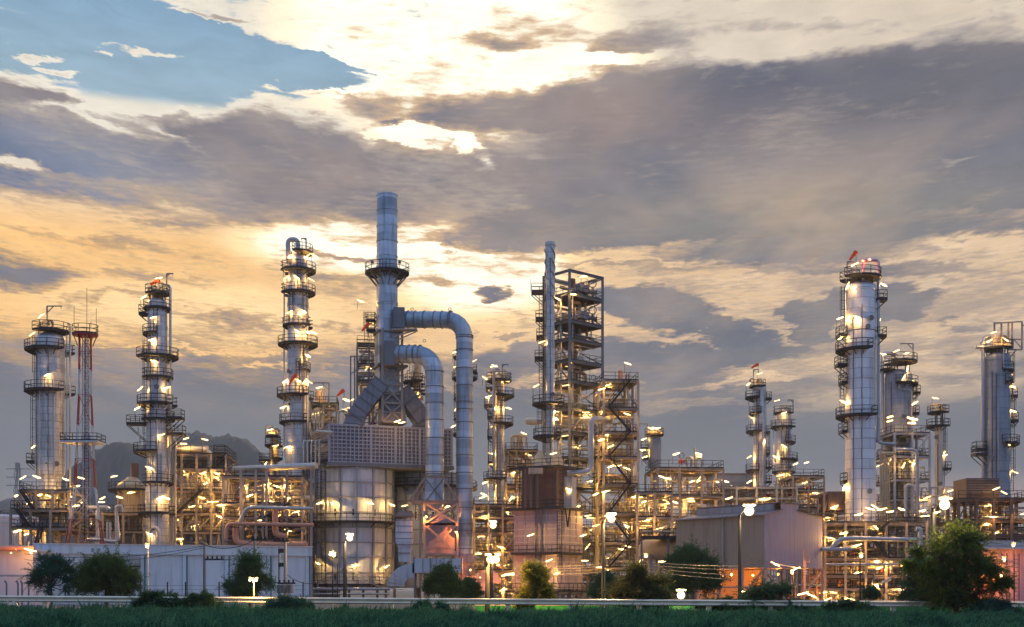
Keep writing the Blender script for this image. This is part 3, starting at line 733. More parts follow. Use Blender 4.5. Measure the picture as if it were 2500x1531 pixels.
column('process_column', 'slim pale column with a windsock, the taller of the pair above the lilac shed', 'process column', 215,
       [(945, 1330, 1839, 1869)], [(945, 1829, 1862), (972, 1819, 1848), (974, 1866, 1882), (1010, 1829, 1856), (1055, 1821, 1850), (1150, 1820, 1846), (1056, 1868, 1878), (1108, 1868, 1877), (1142, 1868, 1882), (1177, 1868, 1882)],
       lamps=[(1855, 912, 20), (1828, 938, 30), (1839, 1021, -10), (1829, 1116, 28), (1829, 1176, 30), (1865, 1078, 70)], bands=[953, 1020, 1085, 1120, 1160], ladders=[(1848, 955, 1010), (1874, 1060, 1180)],
       pipes=[([(1869, 935), (1869, 1200)], 2, 'pipe'), ([(1856, 1040, -2), (1856, 1200, -2)], 1.5, 'pipe'), ([(1828, 970), (1828, 1066)], 1, 'pipe'), ([(1828, 1066), (1840, 1066)], 1, 'pipe')], dav=[(1838, 944, 40, 13)], works=(944, 14, 20), group=GT, seed=18)
column('process_column', 'cluttered shorter column right of the slim one with a windsock', 'process column', 205,
       [(1011, 1330, 1896, 1931)], [(1010, 1888, 1932), (1044, 1882, 1939), (1081, 1912, 1942), (1123, 1898, 1948), (1153, 1885, 1942), (1192, 1888, 1912)],
       lamps=[(1897, 978, 14), (1914, 1008, 16), (1914, 1089, -30), (1893, 1116, -30), (1903, 1161, 14), (1908, 1160, 10), (1928, 1160, -30), (1923, 1208, 10)], bands=[1020, 1050, 1100, 1140, 1180, 1200], ladders=[(1918, 1055, 1080), (1914, 1178, 1230), (1912, 1090, 1120)],
       pipes=[([(1898, 1230), (1898, 1045)], 2, 'brown'), ([(1889, 1000), (1889, 1190)], 1, 'pipe')], dav=[(1934, 1010, 32, -13)], works=(1010, 15, 10), group=GT, seed=19)
column('process_column', 'biggest white clad column at the right with a red lit pipe looped over its top', 'process column', 160,
       [(704, 1262, 2065, 2137)],
       [(680, 2055, 2151), (732, 2136, 2162), (809, 2077, 2133), (820, 2044, 2070), (822, 2136, 2160), (857, 2041, 2113), (892, 2041, 2066), (935, 2051, 2066), (1018, 2041, 2122), (1054, 2051, 2066), (1176, 2055, 2066)],
       lamps=[(2087, 645, 26), (2157, 695, -26), (2070, 697, 70), (2091, 774, -12), (2051, 777, 22), (2071, 778, 70), (2147, 786, 70), (2059, 980, -20), (2053, 825, 30), (2061, 1190, 70)],
       bands=[712, 768, 808, 842, 920, 928, 1004, 1012, 1070, 1142, 1226], ladders=[(2058, 700, 800), (2056, 860, 1010)],
       pipes=[([(2110, 700, -.6), (2104, 680, -.6), (2104, 638, -.6), (2141, 638, -.6), (2141, 1080, -.6), (2150, 1084, -.6), (2182, 1086, -.6)], 4.0, 'pipeb'), ([(2125, 860, -2), (2125, 1018, -2), (2136, 1022, -2)], 2.0, 'pipe'), ([(2132, 820, -1.6), (2132, 1020, -1.6)], 1.5, 'pipe'), ([(2066, 645), (2066, 760)], .9, 'pipe')],
       dav=[(2065, 680, 38, 18)], group=GT, seed=20, mat='cladb', tk=.42)
column('pressure_vessel', 'stout grey domed vessel close behind the biggest white column', 'pressure vessel', 186,
       [(920, 1062, 2160, 2226)], [(885, 2162, 2238), (940, 2175, 2240), (905, 2146, 2166), (960, 2222, 2243), (1010, 2222, 2240)],
       lamps=[(2156, 864, -14), (2188, 857, 20), (2213, 862, 20), (2207, 921, 60), (2233, 932, -30), (2234, 984, 30), (2216, 900, 70)], bands=[940, 960, 1020], ladders=[(2232, 940, 1010)],
       pipes=[([(2154, 1080), (2154, 870), (2160, 862), (2186, 864), (2190, 880)], 4.5, 'pipeb'), ([(2184, 945, -2.2), (2184, 957, -2.2), (2214, 957, -2.2), (2214, 1020, -2.2)], 1.4, 'pipe')], dav=[(2226, 885, 44, -31)], group=GT, seed=21, mat='cladd', tk=.55)
column('process_column', 'thin column with crowded head platforms between the two big right hand vessels', 'process column', 195,
       [(1040, 1330, 2282, 2303)], [(1009, 2265, 2310), (1042, 2262, 2311), (1145, 2303, 2318)], lamps=[(2284, 972, -14), (2306, 1112, 20), (2303, 1108, 50)], bands=[1060, 1082, 1110, 1153], ladders=[(2305, 1045, 1150)],
       pipes=[([(2306, 1010), (2306, 1230)], 1.3, 'pipeb'), ([(2300, 1030), (2300, 988), (2308, 988)], 1.5, 'pipey')], works=(1008, 18, 22), group=GT, seed=22, mat='pipe')
T14 = column('process_column', 'dark grey column at the far right with a thick pipe hooked over its left side', 'process column', 175,
       [(875, 1225, 2404, 2465)], [(853, 2396, 2465), (907, 2434, 2473), (937, 2448, 2473), (968, 2454, 2479), (1028, 2463, 2481), (1085, 2440, 2486), (1110, 2376, 2404), (1098, 2378, 2404), (1210, 2385, 2400)],
       lamps=[(2426, 812, 20), (2416, 832, 28), (2455, 829, -30), (2467, 911, -30), (2473, 944, -30), (2474, 1004, -20), (2475, 1083, -30), (2464, 1082, 40), (2467, 1154, 50), (2478, 1153, -20)],
       bands=[880, 915, 950, 1010, 1035, 1050, 1115, 1150], ladders=[(2469, 860, 970), (2472, 970, 1080), (2470, 1090, 1200)],
       pipes=[([(2398, 1215, -.3), (2398, 824, -.3), (2430, 824, -.3), (2430, 850, -.3)], 4.8, 'pipeb'), ([(2436, 855, -2.1), (2436, 905, -2.1), (2460, 905, -2.1)], 1.5, 'pipeb'), ([(2421, 1000, -2.4), (2421, 1160, -2.4)], 1.0, 'pipeb')], group=GT, seed=23, mat='cladd')
Y = 175
for a, b in ((2421, 2421), (2438, 2438), (2455, 2455), (2464, 2464), (2488, 2488)):
    MB().ibeam((X(a, Y), Y - 1, Z(855, Y)), (X(b, Y), Y - 1, Z(791, Y)), .22).build('head_frame_post', 'steel', T14)
MB().beam((X(2420, Y), Y - 1, Z(793, Y)), (X(2489, Y), Y - 1, Z(789, Y)), .18).beam((X(2440, Y), Y - 1, Z(832, Y)), (X(2489, Y), Y - 1, Z(832, Y)), .18).beam((X(2488, Y), Y - 1, Z(855, Y)), (X(2468, Y), Y - 1, Z(832, Y)), .12)\
    .beam((X(2455, Y), Y - 1, Z(857, Y)), (X(2489, Y), Y - 1, Z(857, Y)), .2).beam((X(2489, Y), Y - 1, Z(798, Y)), (X(2510, Y), Y - 1, Z(798, Y)), .16).beam((X(2450, Y), Y - 1, Z(885, Y)), (X(2475, Y), Y - 1, Z(857, Y)), .16).build('head_frame', 'steel', T14)
topworks(T14, X(2450, Y), Y - .5, Z(855, Y), 1.4, random.Random(4), tall=2.6)
pipe(T14, [(X(2378, Y), Y - .4, Z(848, Y)), (X(2400, Y), Y - .4, Z(848, Y))], .30, 'pipeb')
for px, py, col in ((2122, 634, 1), (2107, 637, 1)):
    lamp(bpy.data.objects['process_column.007'], px, py, 158.6, 0, 'redlamp', .28, .1, False)
column('process_column', 'small lit column with short platforms left of the louvred heater box', 'process column', 192,
       [(1072, 1330, 660, 679)], [(1066, 648, 682), (1088, 646, 687), (1125, 635, 662), (1120, 672, 690)],
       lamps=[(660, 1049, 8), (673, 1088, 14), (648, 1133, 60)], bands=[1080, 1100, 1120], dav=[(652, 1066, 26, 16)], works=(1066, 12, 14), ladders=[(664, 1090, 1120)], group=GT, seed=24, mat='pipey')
# ---------------------------------------------------------------- red and white radio mast
Y = 150
T, x = lattice_mast('radio_mast', 'red and white lattice mast with whip antennas on its crown platform', 208, Y,
                    [1, 0, 1, 0, 1, 0, 1], [(817, 34), (905, 36), (965, 37), (1040, 45), (1122, 54), (1192, 62), (1270, 88), (1462, 150)])
ring_platform(T, x, Y, .2, Z(817, Y), X(177, Y), X(239, Y), 'redp', brackets=False)
mb = MB()
for k in range(10):
    a = 2 * pi * k / 10; mb.beam((x + 1.45 * cos(a), Y + 1.45 * sin(a), Z(818, Y)), (x + .9 * cos(a), Y + .9 * sin(a), Z(845, Y)), .06)
mb.build('platform_strut', 'redp', T)
box_platform(T, X(158, Y), X(248, Y), Y - 1.6, Y + 1.6, Z(1079, Y), 'whitep', h=.9)
for px, a, b in ((212, 817, 703), (181, 800, 748), (235, 800, 752), (222, 800, 787)): MB().tube([(X(px, Y), Y, Z(a, Y)), (X(px, Y), Y, Z(b, Y))], .03, 5).build('antenna', 'dark', T)
for px in (202, 209, 213): MB().tube([(X(px, Y), Y, Z(825, Y)), (X(px, Y), Y, Z(1270, Y))], .07, 6).build('cable_duct', 'pipeb', T)
ladder(T, x + .3, Y - .3, Z(1320, Y), Z(820, Y), cage=False)
T = thing('storage_vessel', 'small grey upright vessel seen through the red and white mast', 'vessel', (X(213, 200), 200, 0))
MB().lathe((X(213, 200), 200), [(0, .6), (Z(1062, 200), .6)], 24).lathe((X(213, 200), 200), dome(.6, Z(1062, 200), .4, 5), 24, share=True).build('shell', 'cladd', T)
MB().lathe((X(213, 200), 200), [(Z(1090, 200), .6), (Z(1090, 200), .66), (Z(1092, 200), .66)], 24).build('band', 'cladd', T)
windsock(390, 684, 164, 202, 1.3, 'windsock on the head of the slender column beside the red and white mast')
windsock(723, 914, 176, 230, 1.6, 'windsock in front of the tall banded column with the gooseneck pipe')
windsock(840, 952, 172, 218, 1.2, 'thin windsock left of the slanting chimney ducts')
windsock(900, 790, 174, 225, 1.3, 'windsock beside the chimney above the dark scaffold platforms')
windsock(1851, 889, 215, 205, 1.3, 'windsock flying from the slim column above the lilac shed')
windsock(2090, 615, 159, 228, 1.2, 'windsock above the biggest white column at the right')
# ---------------------------------------------------------------- chimney with spiral fins
Y = 172
T = column('steel_chimney', 'thin chimney wound with spiral fins beside the tall open steel tower', 'chimney', Y,
       [(592, 600, 1330, 1355), (600, 780, 1331, 1354), (780, 1040, 1329, 1352), (1040, 1100, 1332, 1350)], [(988, 1299, 1375), (1068, 1301, 1367)],
       lamps=[(1356, 1023, -18), (1323, 835, 18), (1309, 942, 26), (1303, 676, 26)], bands=[640, 682, 722, 762, 802, 843, 884, 920, 958], ladders=[(1322, 700, 985), (1318, 990, 1068)], top=False, seed=31, mat='clad')
x = X(1342.5, Y); r0 = 11.5 * Y / F
for k in range(3):
    mb = MB(); z1, z0 = Z(598, Y), Z(735, Y); n = 70; hh = (z1 - z0) / 1.6
    for i in range(n):
        def P_(j, rr): a = 2 * pi * (j / n * (z1 - z0) / hh + k / 3); return Vector((x + rr * cos(a), Y + rr * sin(a), z1 - (z1 - z0) * j / n))
        mb.add([P_(i, r0), P_(i, r0 + .13), P_(i + 1, r0 + .13), P_(i + 1, r0), P_(i, r0) + Vector((0, 0, .03)), P_(i, r0 + .13) + Vector((0, 0, .03)), P_(i + 1, r0 + .13) + Vector((0, 0, .03)), P_(i + 1, r0) + Vector((0, 0, .03))], [(0, 1, 2, 3), (4, 7, 6, 5), (1, 5, 6, 2)])
    mb.build('spiral_fin', 'steelb', T)
# ---------------------------------------------------------------- big double heater with its chimney and ducts
def frust(mb, c0, s0, c1, s1, rz):
    """box between two horizontal rectangles"""
    Mx = Matrix.Rotation(rz, 3, 'Z'); vs = []
    for c, s in ((c0, s0), (c1, s1)):
        for a, b in ((-1, -1), (1, -1), (1, 1), (-1, 1)): vs.append(Vector(c) + Mx @ Vector((a * s[0] / 2, b * s[1] / 2, 0)))
    return mb.add(vs, [(3, 2, 1, 0), (4, 5, 6, 7), (0, 1, 5, 4), (1, 2, 6, 5), (2, 3, 7, 6), (3, 0, 4, 7)])
th = radians(20); e1 = Vector((cos(th), sin(th), 0)); e2 = Vector((-sin(th), cos(th), 0))
Y0 = 172.0; A = Vector((X(804, Y0), Y0, 0)); L1, D1 = 17.9, 11.3
zt, zb = Z(1036, Y0), Z(1128, Y0)
H = thing('process_heater', 'huge furnace of round heaters under a ribbed box, carrying the tallest chimney', 'furnace', (A.x + 8, A.y + 9, 0))
P = lambda u, v, z: A + e1 * u + e2 * v + Vector((0, 0, z))
c = P(L1 / 2, D1 / 2, (zt + zb) / 2)
MB().box(c, (L1 - .2, D1 - .2, zt - zb), th).build('convection_box', 'panel', H)
rb = MB(); nu = 30
for i in range(nu + 1):
    u = L1 * i / nu; big = i in (0, 10, 16, 18, 22, 30)
    rb.beam(P(u, -.06, zb), P(u, -.06, zt), .34 if big else .14, .34 if big else .22)
for j in range(11): z = zb + (zt - zb) * j / 10; rb.beam(P(0, -.05, z), P(L1, -.05, z), .18 if j not in (0, 10) else .34, .15 if j not in (0, 10) else .3)
for j in range(7): z = zb + (zt - zb) * j / 6; rb.beam(P(-.05, 0, z), P(-.05, D1, z), .14, .1); rb.beam(P(L1 + .05, 0, z), P(L1 + .05, D1, z), .14, .1)
rb.build('rib_grid', 'rib', H)
box_platform(H, X(762, 173), X(803, 173), 172.6, 174.8, Z(1125, 173), 'dark')
for i in range(5):
    u = -1.2 - i * .62; pipe(H, [P(.2, 2 + i * .3, zt - 2.2), P(-1.2 - i * .5, 1 + i * .3, zt - 2.2), P(-1.2 - i * .5, 1 + i * .3, zb - .3)], .13, 'pipe', .3)
pipe(H, [(X(771, 171), 171, Z(1053, 171)), (X(812, 171), 171, Z(1056, 171))], .22, 'pipe')
# lower shadowed slab that carries the box
MB().box(P(L1 / 2, D1 / 2, zb - .25), (L1 + .6, D1 + .6, .5), th).build('bearing_frame', 'steelb', H)
def cell(cxp, Yc, zt_, zb_, ringz, name, mt, nr=15, off=0.0):
    cx = X(cxp, Yc); r = 5.75
    o = MB().lathe((cx, Yc), [(zt_, r), (zb_, r)], 60).build(name, mt, H)
    rbm = MB()
    for k in range(nr):
        a = 2 * pi * k / nr - pi / 2 + pi / nr + off; p = (cx + (r + .1) * cos(a), Yc + (r + .1) * sin(a))
        rbm.box((p[0], p[1], (zt_ + zb_) / 2), (.28, .24, zt_ - zb_), a)
    for z in [zb_ + (zt_ - zb_) * j / 8 for j in range(1, 8)] + [zt_ - .2]:
        rbm.lathe((cx, Yc), [(z - .09, r), (z - .09, r + .16), (z + .09, r + .16), (z + .09, r)], 60)
    rbm.build('stiffeners', 'tankrib', o)
    for a in (-1.9, -1.45, -.9):
        for z in (ringz + 1.4, zb_ + 1.6): MB().box((cx + (r + .03) * cos(a), Yc + (r + .03) * sin(a), z), (.1, .25, .9), a).build('peep_door', 'dark', o)
    return cx, r
cxa, ra = cell(863, 179, zb - .5, 1.6, Z(1274, 173), 'heater_cell', 'tank')
ring_platform(H, cxa, 179, ra, Z(1274, 173), cxa - ra - 1.5, cxa + ra + 1.3, drop=.6)
ring_platform(H, cxa, 179, ra, Z(1428, 173), cxa - ra - 1.2, cxa + ra + 1.3, drop=.4)
cxb, rb_ = cell(1052, 186, zb - .5, 1.6, Z(1274, 173), 'heater_cell', 'tank')
ring_platform(H, cxb, 186, rb_, Z(1185, 180), cxb - rb_ - 1.3, cxb + rb_ + 1.3, drop=.6)
ladder(H, X(766, 174), 173.6, Z(1430, 173), Z(1270, 173)); ladder(H, X(788, 172), 172.6, Z(1420, 173), Z(1150, 173)); ladder(H, X(779, 174), 174.0, Z(1270, 173), Z(1130, 173)); ladder(H, X(1018, 179), 179.4, Z(1270, 179), Z(1170, 179))
for px in (797, 942, 963, 775): MB().tube([(X(px, 173), 173.2, 0), (X(px, 173), 173.2, 2.2)], .2, 8).build('support_leg', 'steelb', H)
for dx in range(-4, 5, 2): MB().ibeam((cxa + dx, 174.2, 0), (cxa + dx, 174.2, 1.7), .35).build('support_leg', 'steelb', H)
pipe(H, [(X(755, 171), 171.2, Z(1438, 171)), (X(952, 171), 171.2, Z(1438, 171))], .22, 'pipeb', flanges=4)
pipe(H, [(X(755, 171), 171.0, Z(1450, 171)), (X(952, 171), 171.0, Z(1450, 171))], .14, 'pipe')
for l in [(780.5, 1227, 20, 174.0), (814, 1229, -16, 172.4), (905, 1229, -16, 172.6), (957, 1232, -24, 175.5), (988, 1235, 12, 177), (1093, 1237, 22, 178), (868, 1381, 16, 172.3), (944, 1383, 24, 174.3), (776, 1375, -20, 173.6), (970, 1028, 20, 170.5), (981, 1032, 10, 170.5)]:
    lamp(H, l[0], l[1], l[3], l[2])
# chimney body, lattice and breeches
Ys = 177.0; xs = X(945, Ys); s = Ys / F
zs0 = Z(812, Ys)
shell(H, xs, Ys, [(Z(476, Ys), Z(648, Ys), 25 * s), (Z(648, Ys), Z(700, Ys), 25.3 * s), (Z(700, Ys), zs0 - 1, 25.6 * s)], 'duct', [Z(p, Ys) for p in (478, 515, 553, 590, 627, 652, 700, 741, 745, 772, 780, 806)], top=False, name='chimney', n=48)
pf = ring_platform(H, xs, Ys, 25.3 * s, Z(668, Ys), xs - 54 * s, xs + 54 * s, 'dark', h=1.25)
mb = MB()
for k in range(12):
    a = 2 * pi * (k + .5) / 12; mb.beam((xs + 50 * s * cos(a), Ys + 50 * s * sin(a), Z(670, Ys)), (xs + 26 * s * cos(a), Ys + 26 * s * sin(a), Z(699, Ys)), .12, .18)
mb.build('platform_bracket', 'steelb', H)
for dx in (-33, 33): MB().box((xs + dx * s, Ys - 1.5, Z(647, Ys)), (.4, .3, .35)).build('floodlight', 'panel', H)
MB().tube([(xs - 1.3, Ys, Z(476, Ys)), (xs - 1.3, Ys, Z(471, Ys))], .1, 8).build('lightning_rod', 'dark', H)
ladder(H, xs - .2, Ys - 1.95, Z(662, Ys), Z(640, Ys), cage=False)
# body under the chimney
mb = MB(); frust(mb, (xs, Ys, zs0 - .2), (2.9, 2.9), (xs, Ys, Z(1000, Ys)), (3.0, 3.0), th); mb.build('flue_box', 'duct', H)
mb = MB(); frust(mb, (xs, Ys, zs0), (3.4, 3.4), (xs, Ys, zs0 - .25), (3.4, 3.4), th); frust(mb, (xs + .4, Ys, Z(897, Ys) + .15), (4.4, 3.8), (xs + .4, Ys, Z(897, Ys) - .15), (4.4, 3.8), th); mb.build('flue_flange', 'steelb', H)
Bz0, Bz1 = Z(1035, Ys), Z(812, Ys)
lt = MB(); q0 = Vector((X(934, 174.2), 174.2, 0)); q1 = q0 + e1 * 2.85
def LP(b, z, u=0): return Vector((b.x, b.y, z))
for b in (q0, q1): lt.ibeam(LP(b, Bz0), LP(b, Bz1), .38)
zz = [Z(p, Ys) for p in (1035, 990, 945, 900)]
for a, b in zip(zz, zz[1:]):
    lt.beam(LP(q0, a), LP(q1, b), .22).beam(LP(q1, a), LP(q0, b), .22).beam(LP(q0, a), LP(q1, a), .26).beam(LP(q0, (a + b) / 2), LP(q1, (a + b) / 2), .14)
lt.beam(LP(q0, zz[-1]), LP(q1, zz[-1]), .34)
lt.build('support_lattice', 'steel', H)
mb = MB()
frust(mb, (X(958, 176.5), 176.5, Z(1036, 176)), (3.4, 3.2), (X(952, 176.5), 176.5, Z(960, 176)), (3.1, 2.8), th); mb.build('flue_base', 'panel', H)
def breech(pts, w, name):
    mb = MB(); fl = MB(); pts = [Vector(p) for p in pts]
    for a, b in zip(pts, pts[1:]):
        d = (b - a).normalized(); mb.beam(a - d * .15, b + d * .15, 2.6, w)
        n = max(1, int((b - a).length / 1.1))
        for k in range(n + 1): p = a + (b - a) * k / n; fl.beam(p - d * .07, p + d * .07, 2.85, w + .25)
    o = mb.build(name, 'panel', H); fl.build('duct_flange', 'steelb', o)
def W(px, py, y): return Vector((X(px, y), y, Z(py, y)))
breech([W(930, 935, 174.8), W(907, 965, 174.6), W(868, 1018, 174.4), W(866, 1037, 174.4)], 2.35, 'breeching_duct')
breech([W(978, 955, 177.6), W(998, 980, 178), W(1030, 1025, 178.6), W(1031, 1042, 178.6)], 2.3, 'breeching_duct')
# two round ducts that loop down from the chimney
def rduct(pts, r, fl, name, rings):
    o = MB().tube(pts, r, 36, fl).build(name, 'duct', H)
    for c, d in rings:
        c = Vector(c); d = Vector(d).normalized() * .055; MB().tube([c - d, c + d], r + .09, 36).build('duct_flange', 'steelb', o)
    return o
r1 = 20.5 * 174 / F
yd = 174.0
pts = [W(985, 780, yd + 2), W(1134, 781, yd), W(1134, 1352, yd)]
ax = pts[1] - pts[0]
rings = [(pts[0] + ax * f, ax) for f in (.08, .2, .35, .52, .64, .76, .785)] + [(W(1134, p, yd), (0, 0, 1)) for p in (820, 825, 855, 900, 942, 982, 1000, 1032, 1070, 1112, 1155, 1194, 1240, 1280, 1296, 1340)]
d1 = rduct(pts, r1, 3.0, 'flue_duct', rings)
mb = MB(); mb.box(W(974, 780, yd + 1.9), (1.6, 2.9, 2.9), th * .3).build('duct_collar', 'steelb', d1)
mb = MB().box(W(988, 806, yd + .3), (3.6, 1.4, .2)).beam(W(960, 822, yd), W(1014, 806, yd), .2).beam(W(975, 828, yd), W(1016, 810, yd), .14); mb.build('duct_bracket', 'steel', d1)
mb = MB().lathe((W(1134, 0, yd).x, yd), [(Z(1352, yd), r1), (Z(1372, yd), r1 + .35), (Z(1374, yd), r1 + .35), (Z(1380, yd), r1 + .1), (Z(1402, yd), r1 - .1), (0.3, r1 - .1)], 36); mb.build('duct_base', 'pink', d1)
r2 = 22.3 * 172.4 / F; yd2 = 172.4
pts = [W(958, 864, yd2 + 1.6), W(1061, 866, yd2), W(1061, 1166, yd2)]
ax = pts[1] - pts[0]
rings = [(pts[0] + ax * f, ax) for f in (.06, .22, .40, .54, .66)] + [(W(1061, p, yd2), (0, 0, 1)) for p in (908, 945, 985, 1026, 1070, 1112, 1153, 1158, 1164)]
d2 = rduct(pts, r2, 3.2, 'flue_duct', rings)
MB().box(W(951, 866, yd2 + 1.7), (1.5, 3.2, 3.4), th * .3).build('duct_collar', 'steelb', d2)
for c in (W(1006, 755, yd + 1), W(1098, 755, yd), W(1036, 832, yd2)):
    MB().tube([c + Vector((.2 * cos(a), 0, .2 * sin(a))) for a in [2 * pi * k / 10 for k in range(11)]], .04, 5).build('lifting_eye', 'steelb', d1)
# fan tower under the second duct
def quadframe(T, y, a0, a1, z0_, z1_, depth, b0=None, b1=None, w=.3, xb=True, mt='steel'):
    b0 = a0 if b0 is None else b0; b1 = a1 if b1 is None else b1
    for yy in (y, y + depth):
        mb = MB(); p = [Vector((X(a0, y), yy, z0_)), Vector((X(a1, y), yy, z0_)), Vector((X(b1, y), yy, z1_)), Vector((X(b0, y), yy, z1_))]
        mb.ibeam(p[0], p[3], w).ibeam(p[1], p[2], w).ibeam(p[3], p[2], w).ibeam(p[0], p[1], w)
        if xb: mb.beam(p[0], p[2], w * .8).beam(p[1], p[3] + Vector((0, .05, 0)), w * .8)
        mb.build('frame', mt, T)
Fn = thing('fan_tower', 'braced frame glowing orange under the nearer round duct', 'support tower', (X(1078, 172), 172, 0))
quadframe(Fn, 170.4, 1036, 1117, Z(1280, 171), Z(1228, 171), 4.2); quadframe(Fn, 170.4, 1036, 1117, Z(1354, 171), Z(1280, 171), 4.2)
quadframe(Fn, 170.3, 1000, 1117, Z(1225, 171), Z(1166, 171), 4.4, 1037, 1083, xb=False)
for px in (1037, 1117):
    for yy in (170.4, 174.6): MB().ibeam((X(px, 170.4), yy, 0), (X(px, 170.4), yy, Z(1354, 171)), .3).build('leg', 'steel', Fn)
mb = MB(); frust(mb, W(1061, 1166, yd2 + .3), (2.5, 2.5), W(1061, 1228, yd2 + .3), (2.6, 2.6), 0); frust(mb, W(1061, 1228, yd2 + .3), (2.6, 2.6), W(1064, 1246, yd2 + .3), (1.7, 1.7), 0); mb.build('duct_transition', 'duct', Fn)
mb = MB(); y = 172.9
for a, b in ((1038, 1083), (1083, 1038)): mb.beam((X(a, 171), 171.2, Z(1225, 171)), (X(b, 171), 171.2, Z(1168, 171)), .14)
mb.build('crossbrace', 'steelb', Fn)
mb = MB(); frust(mb, W(1076, 1352, y), (4.0, 3.0), W(1076, 1283, y), (4.0, 3.0), 0); frust(mb, W(1076, 1283, y), (4.0, 3.0), W(1072, 1258, y), (1.6, 1.6), 0); o = mb.build('fan_hopper', 'pink', Fn)
MB().box(W(1073, 1343, y - 1.55), (.6, .12, .9)).build('access_door', 'panel', o)
mb = MB(); 
for p in (1300, 1320, 1338): mb.beam(W(1041, p, y - 1.55), W(1111, p, y - 1.55), .08)
mb.build('hopper_rib', 'pink', o)
# horizontal air duct and side duct with a little roof
Ad = thing('air_duct', 'grey ribbed air duct that bends from a capped shaft along the ground', 'duct', (X(1050, 170), 169.5, 0))
mb = MB(); yq = 169.4; zc_ = (Z(1364, yq) + Z(1399, yq)) / 2; hh = Z(1364, yq) - Z(1399, yq)
mb.beam((X(1008, yq), yq, zc_), (X(1129, yq), yq, zc_), 2.2, hh); mb.build('duct_run', 'tank', Ad)
mb = MB()
for px in (1012, 1034, 1052, 1066, 1085, 1104, 1128): mb.beam((X(px, yq) - .05, yq, zc_), (X(px, yq) + .05, yq, zc_), 2.4, hh + .22)
mb.build('duct_flange', 'steelb', Ad)
mb = MB(); prev = None; n = 7
for k in range(n):                                   # fan shaped elbow
    a0, a1 = pi / 2 * k / n, pi / 2 * (k + 1) / n
    c = Vector((X(1012, yq), yq, Z(1432, yq))); r_, R_ = 1.2, 1.2 + hh
    q_ = [c + Vector((-rr * sin(a) * 1.15, 0, rr * cos(a))) for a, rr in ((a0, r_), (a1, r_), (a1, R_), (a0, R_))]
    mb.add([v + Vector((0, -1.1, 0)) for v in q_] + [v + Vector((0, 1.1, 0)) for v in q_], [(0, 1, 2, 3), (7, 6, 5, 4), (0, 4, 5, 1), (2, 6, 7, 3), (1, 5, 6, 2), (0, 3, 7, 4)])
    mb.beam(q_[0] + Vector((0, -1.15, 0)), q_[3] + Vector((0, -1.15, 0)), .1)
mb.build('duct_bend', 'tank', Ad)
mb = MB(); ys = 171.2
frust(mb, W(989, 1372, ys), (1.7, 1.6), W(989, 1342, ys), (1.7, 1.6), 0); frust(mb, W(989, 1342, ys), (1.7, 1.6), W(987, 1322, ys), (2.3, 2.0), 0); frust(mb, W(987, 1322, ys), (2.3, 2.0), W(987, 1269, ys), (2.2, 2.0), 0)
mb.build('shaft', 'tank', Ad)
mb = MB()
for p in (1350, 1330, 1315, 1300, 1285, 1271): mb.box(W(987, p, ys), (2.4 if p < 1335 else 1.85, 2.1, .08))
mb.build('shaft_flange', 'steelb', Ad)
mb = MB(); a, b, c_ = X(966, ys), X(1006, ys), X(980, ys); zr0, zr1 = Z(1262, ys), Z(1247, ys)
mb.add([(a, ys - 1.4, zr0), (b + .3, ys - 1.4, zr0), (b + .3, ys + 1.4, zr0), (a, ys + 1.4, zr0), (c_ - .3, ys, zr1), (b, ys, zr1)], [(0, 1, 5, 4), (2, 3, 4, 5), (0, 4, 3), (1, 2, 5), (3, 2, 1, 0)]); mb.build('cap_roof', 'roof', Ad)
mb = MB()
for px in (970, 1003):
    for yy in (ys - .8, ys + .8): mb.beam((X(px, ys), yy, Z(1271, ys)), (X(px, ys), yy, Z(1260, ys)), .1)
mb.build('cap_post', 'steelb', Ad)
for px in (1014, 1060, 1100, 1126): MB().ibeam((X(px, yq), yq, 0), (X(px, yq), yq, Z(1399, yq)), .25).build('leg', 'steelb', Ad)
# blower and pump sets right of the ducts, at ground level
Bl = thing('blower', 'pink lit blower casing behind the low shrub right of the air duct', 'blower', (X(1172, 172), 172, 0))
mb = MB(); y = 171
vs = []; n = 24
for sx in (0, 1):
    for k in range(n + 1):
        a = pi * k / n; rr = 1.9; vs.append((X(1190, y) + sx * .0 + rr * cos(a), y - .6 + sx * 1.6, .5 + max(0, 1.7 + rr * sin(a)) * 1.0))
m_ = n + 1
mb.add(vs, [tuple(range(m_)), tuple(reversed(range(m_, 2 * m_)))] + [(k, k + 1, m_ + k + 1, m_ + k) for k in range(n)] + [(n, 0, m_, 2 * m_ - 1)]); mb.build('casing', 'pink', Bl)
MB().box((X(1160, y), y, 2.1), (3.0, 1.5, 2.2)).build('motor_housing', 'pink', Bl)
MB().tube([(X(1150, y), y - .9, 1.0), (X(1150, y), y + .9, 1.0)], .5, 18).build('inlet', 'dark', Bl)
for px in (1145, 1158, 1172, 1190, 1205): MB().ibeam((X(px, y), y, 0), (X(px, y), y, 1.2), .18).build('leg', 'dark', Bl)
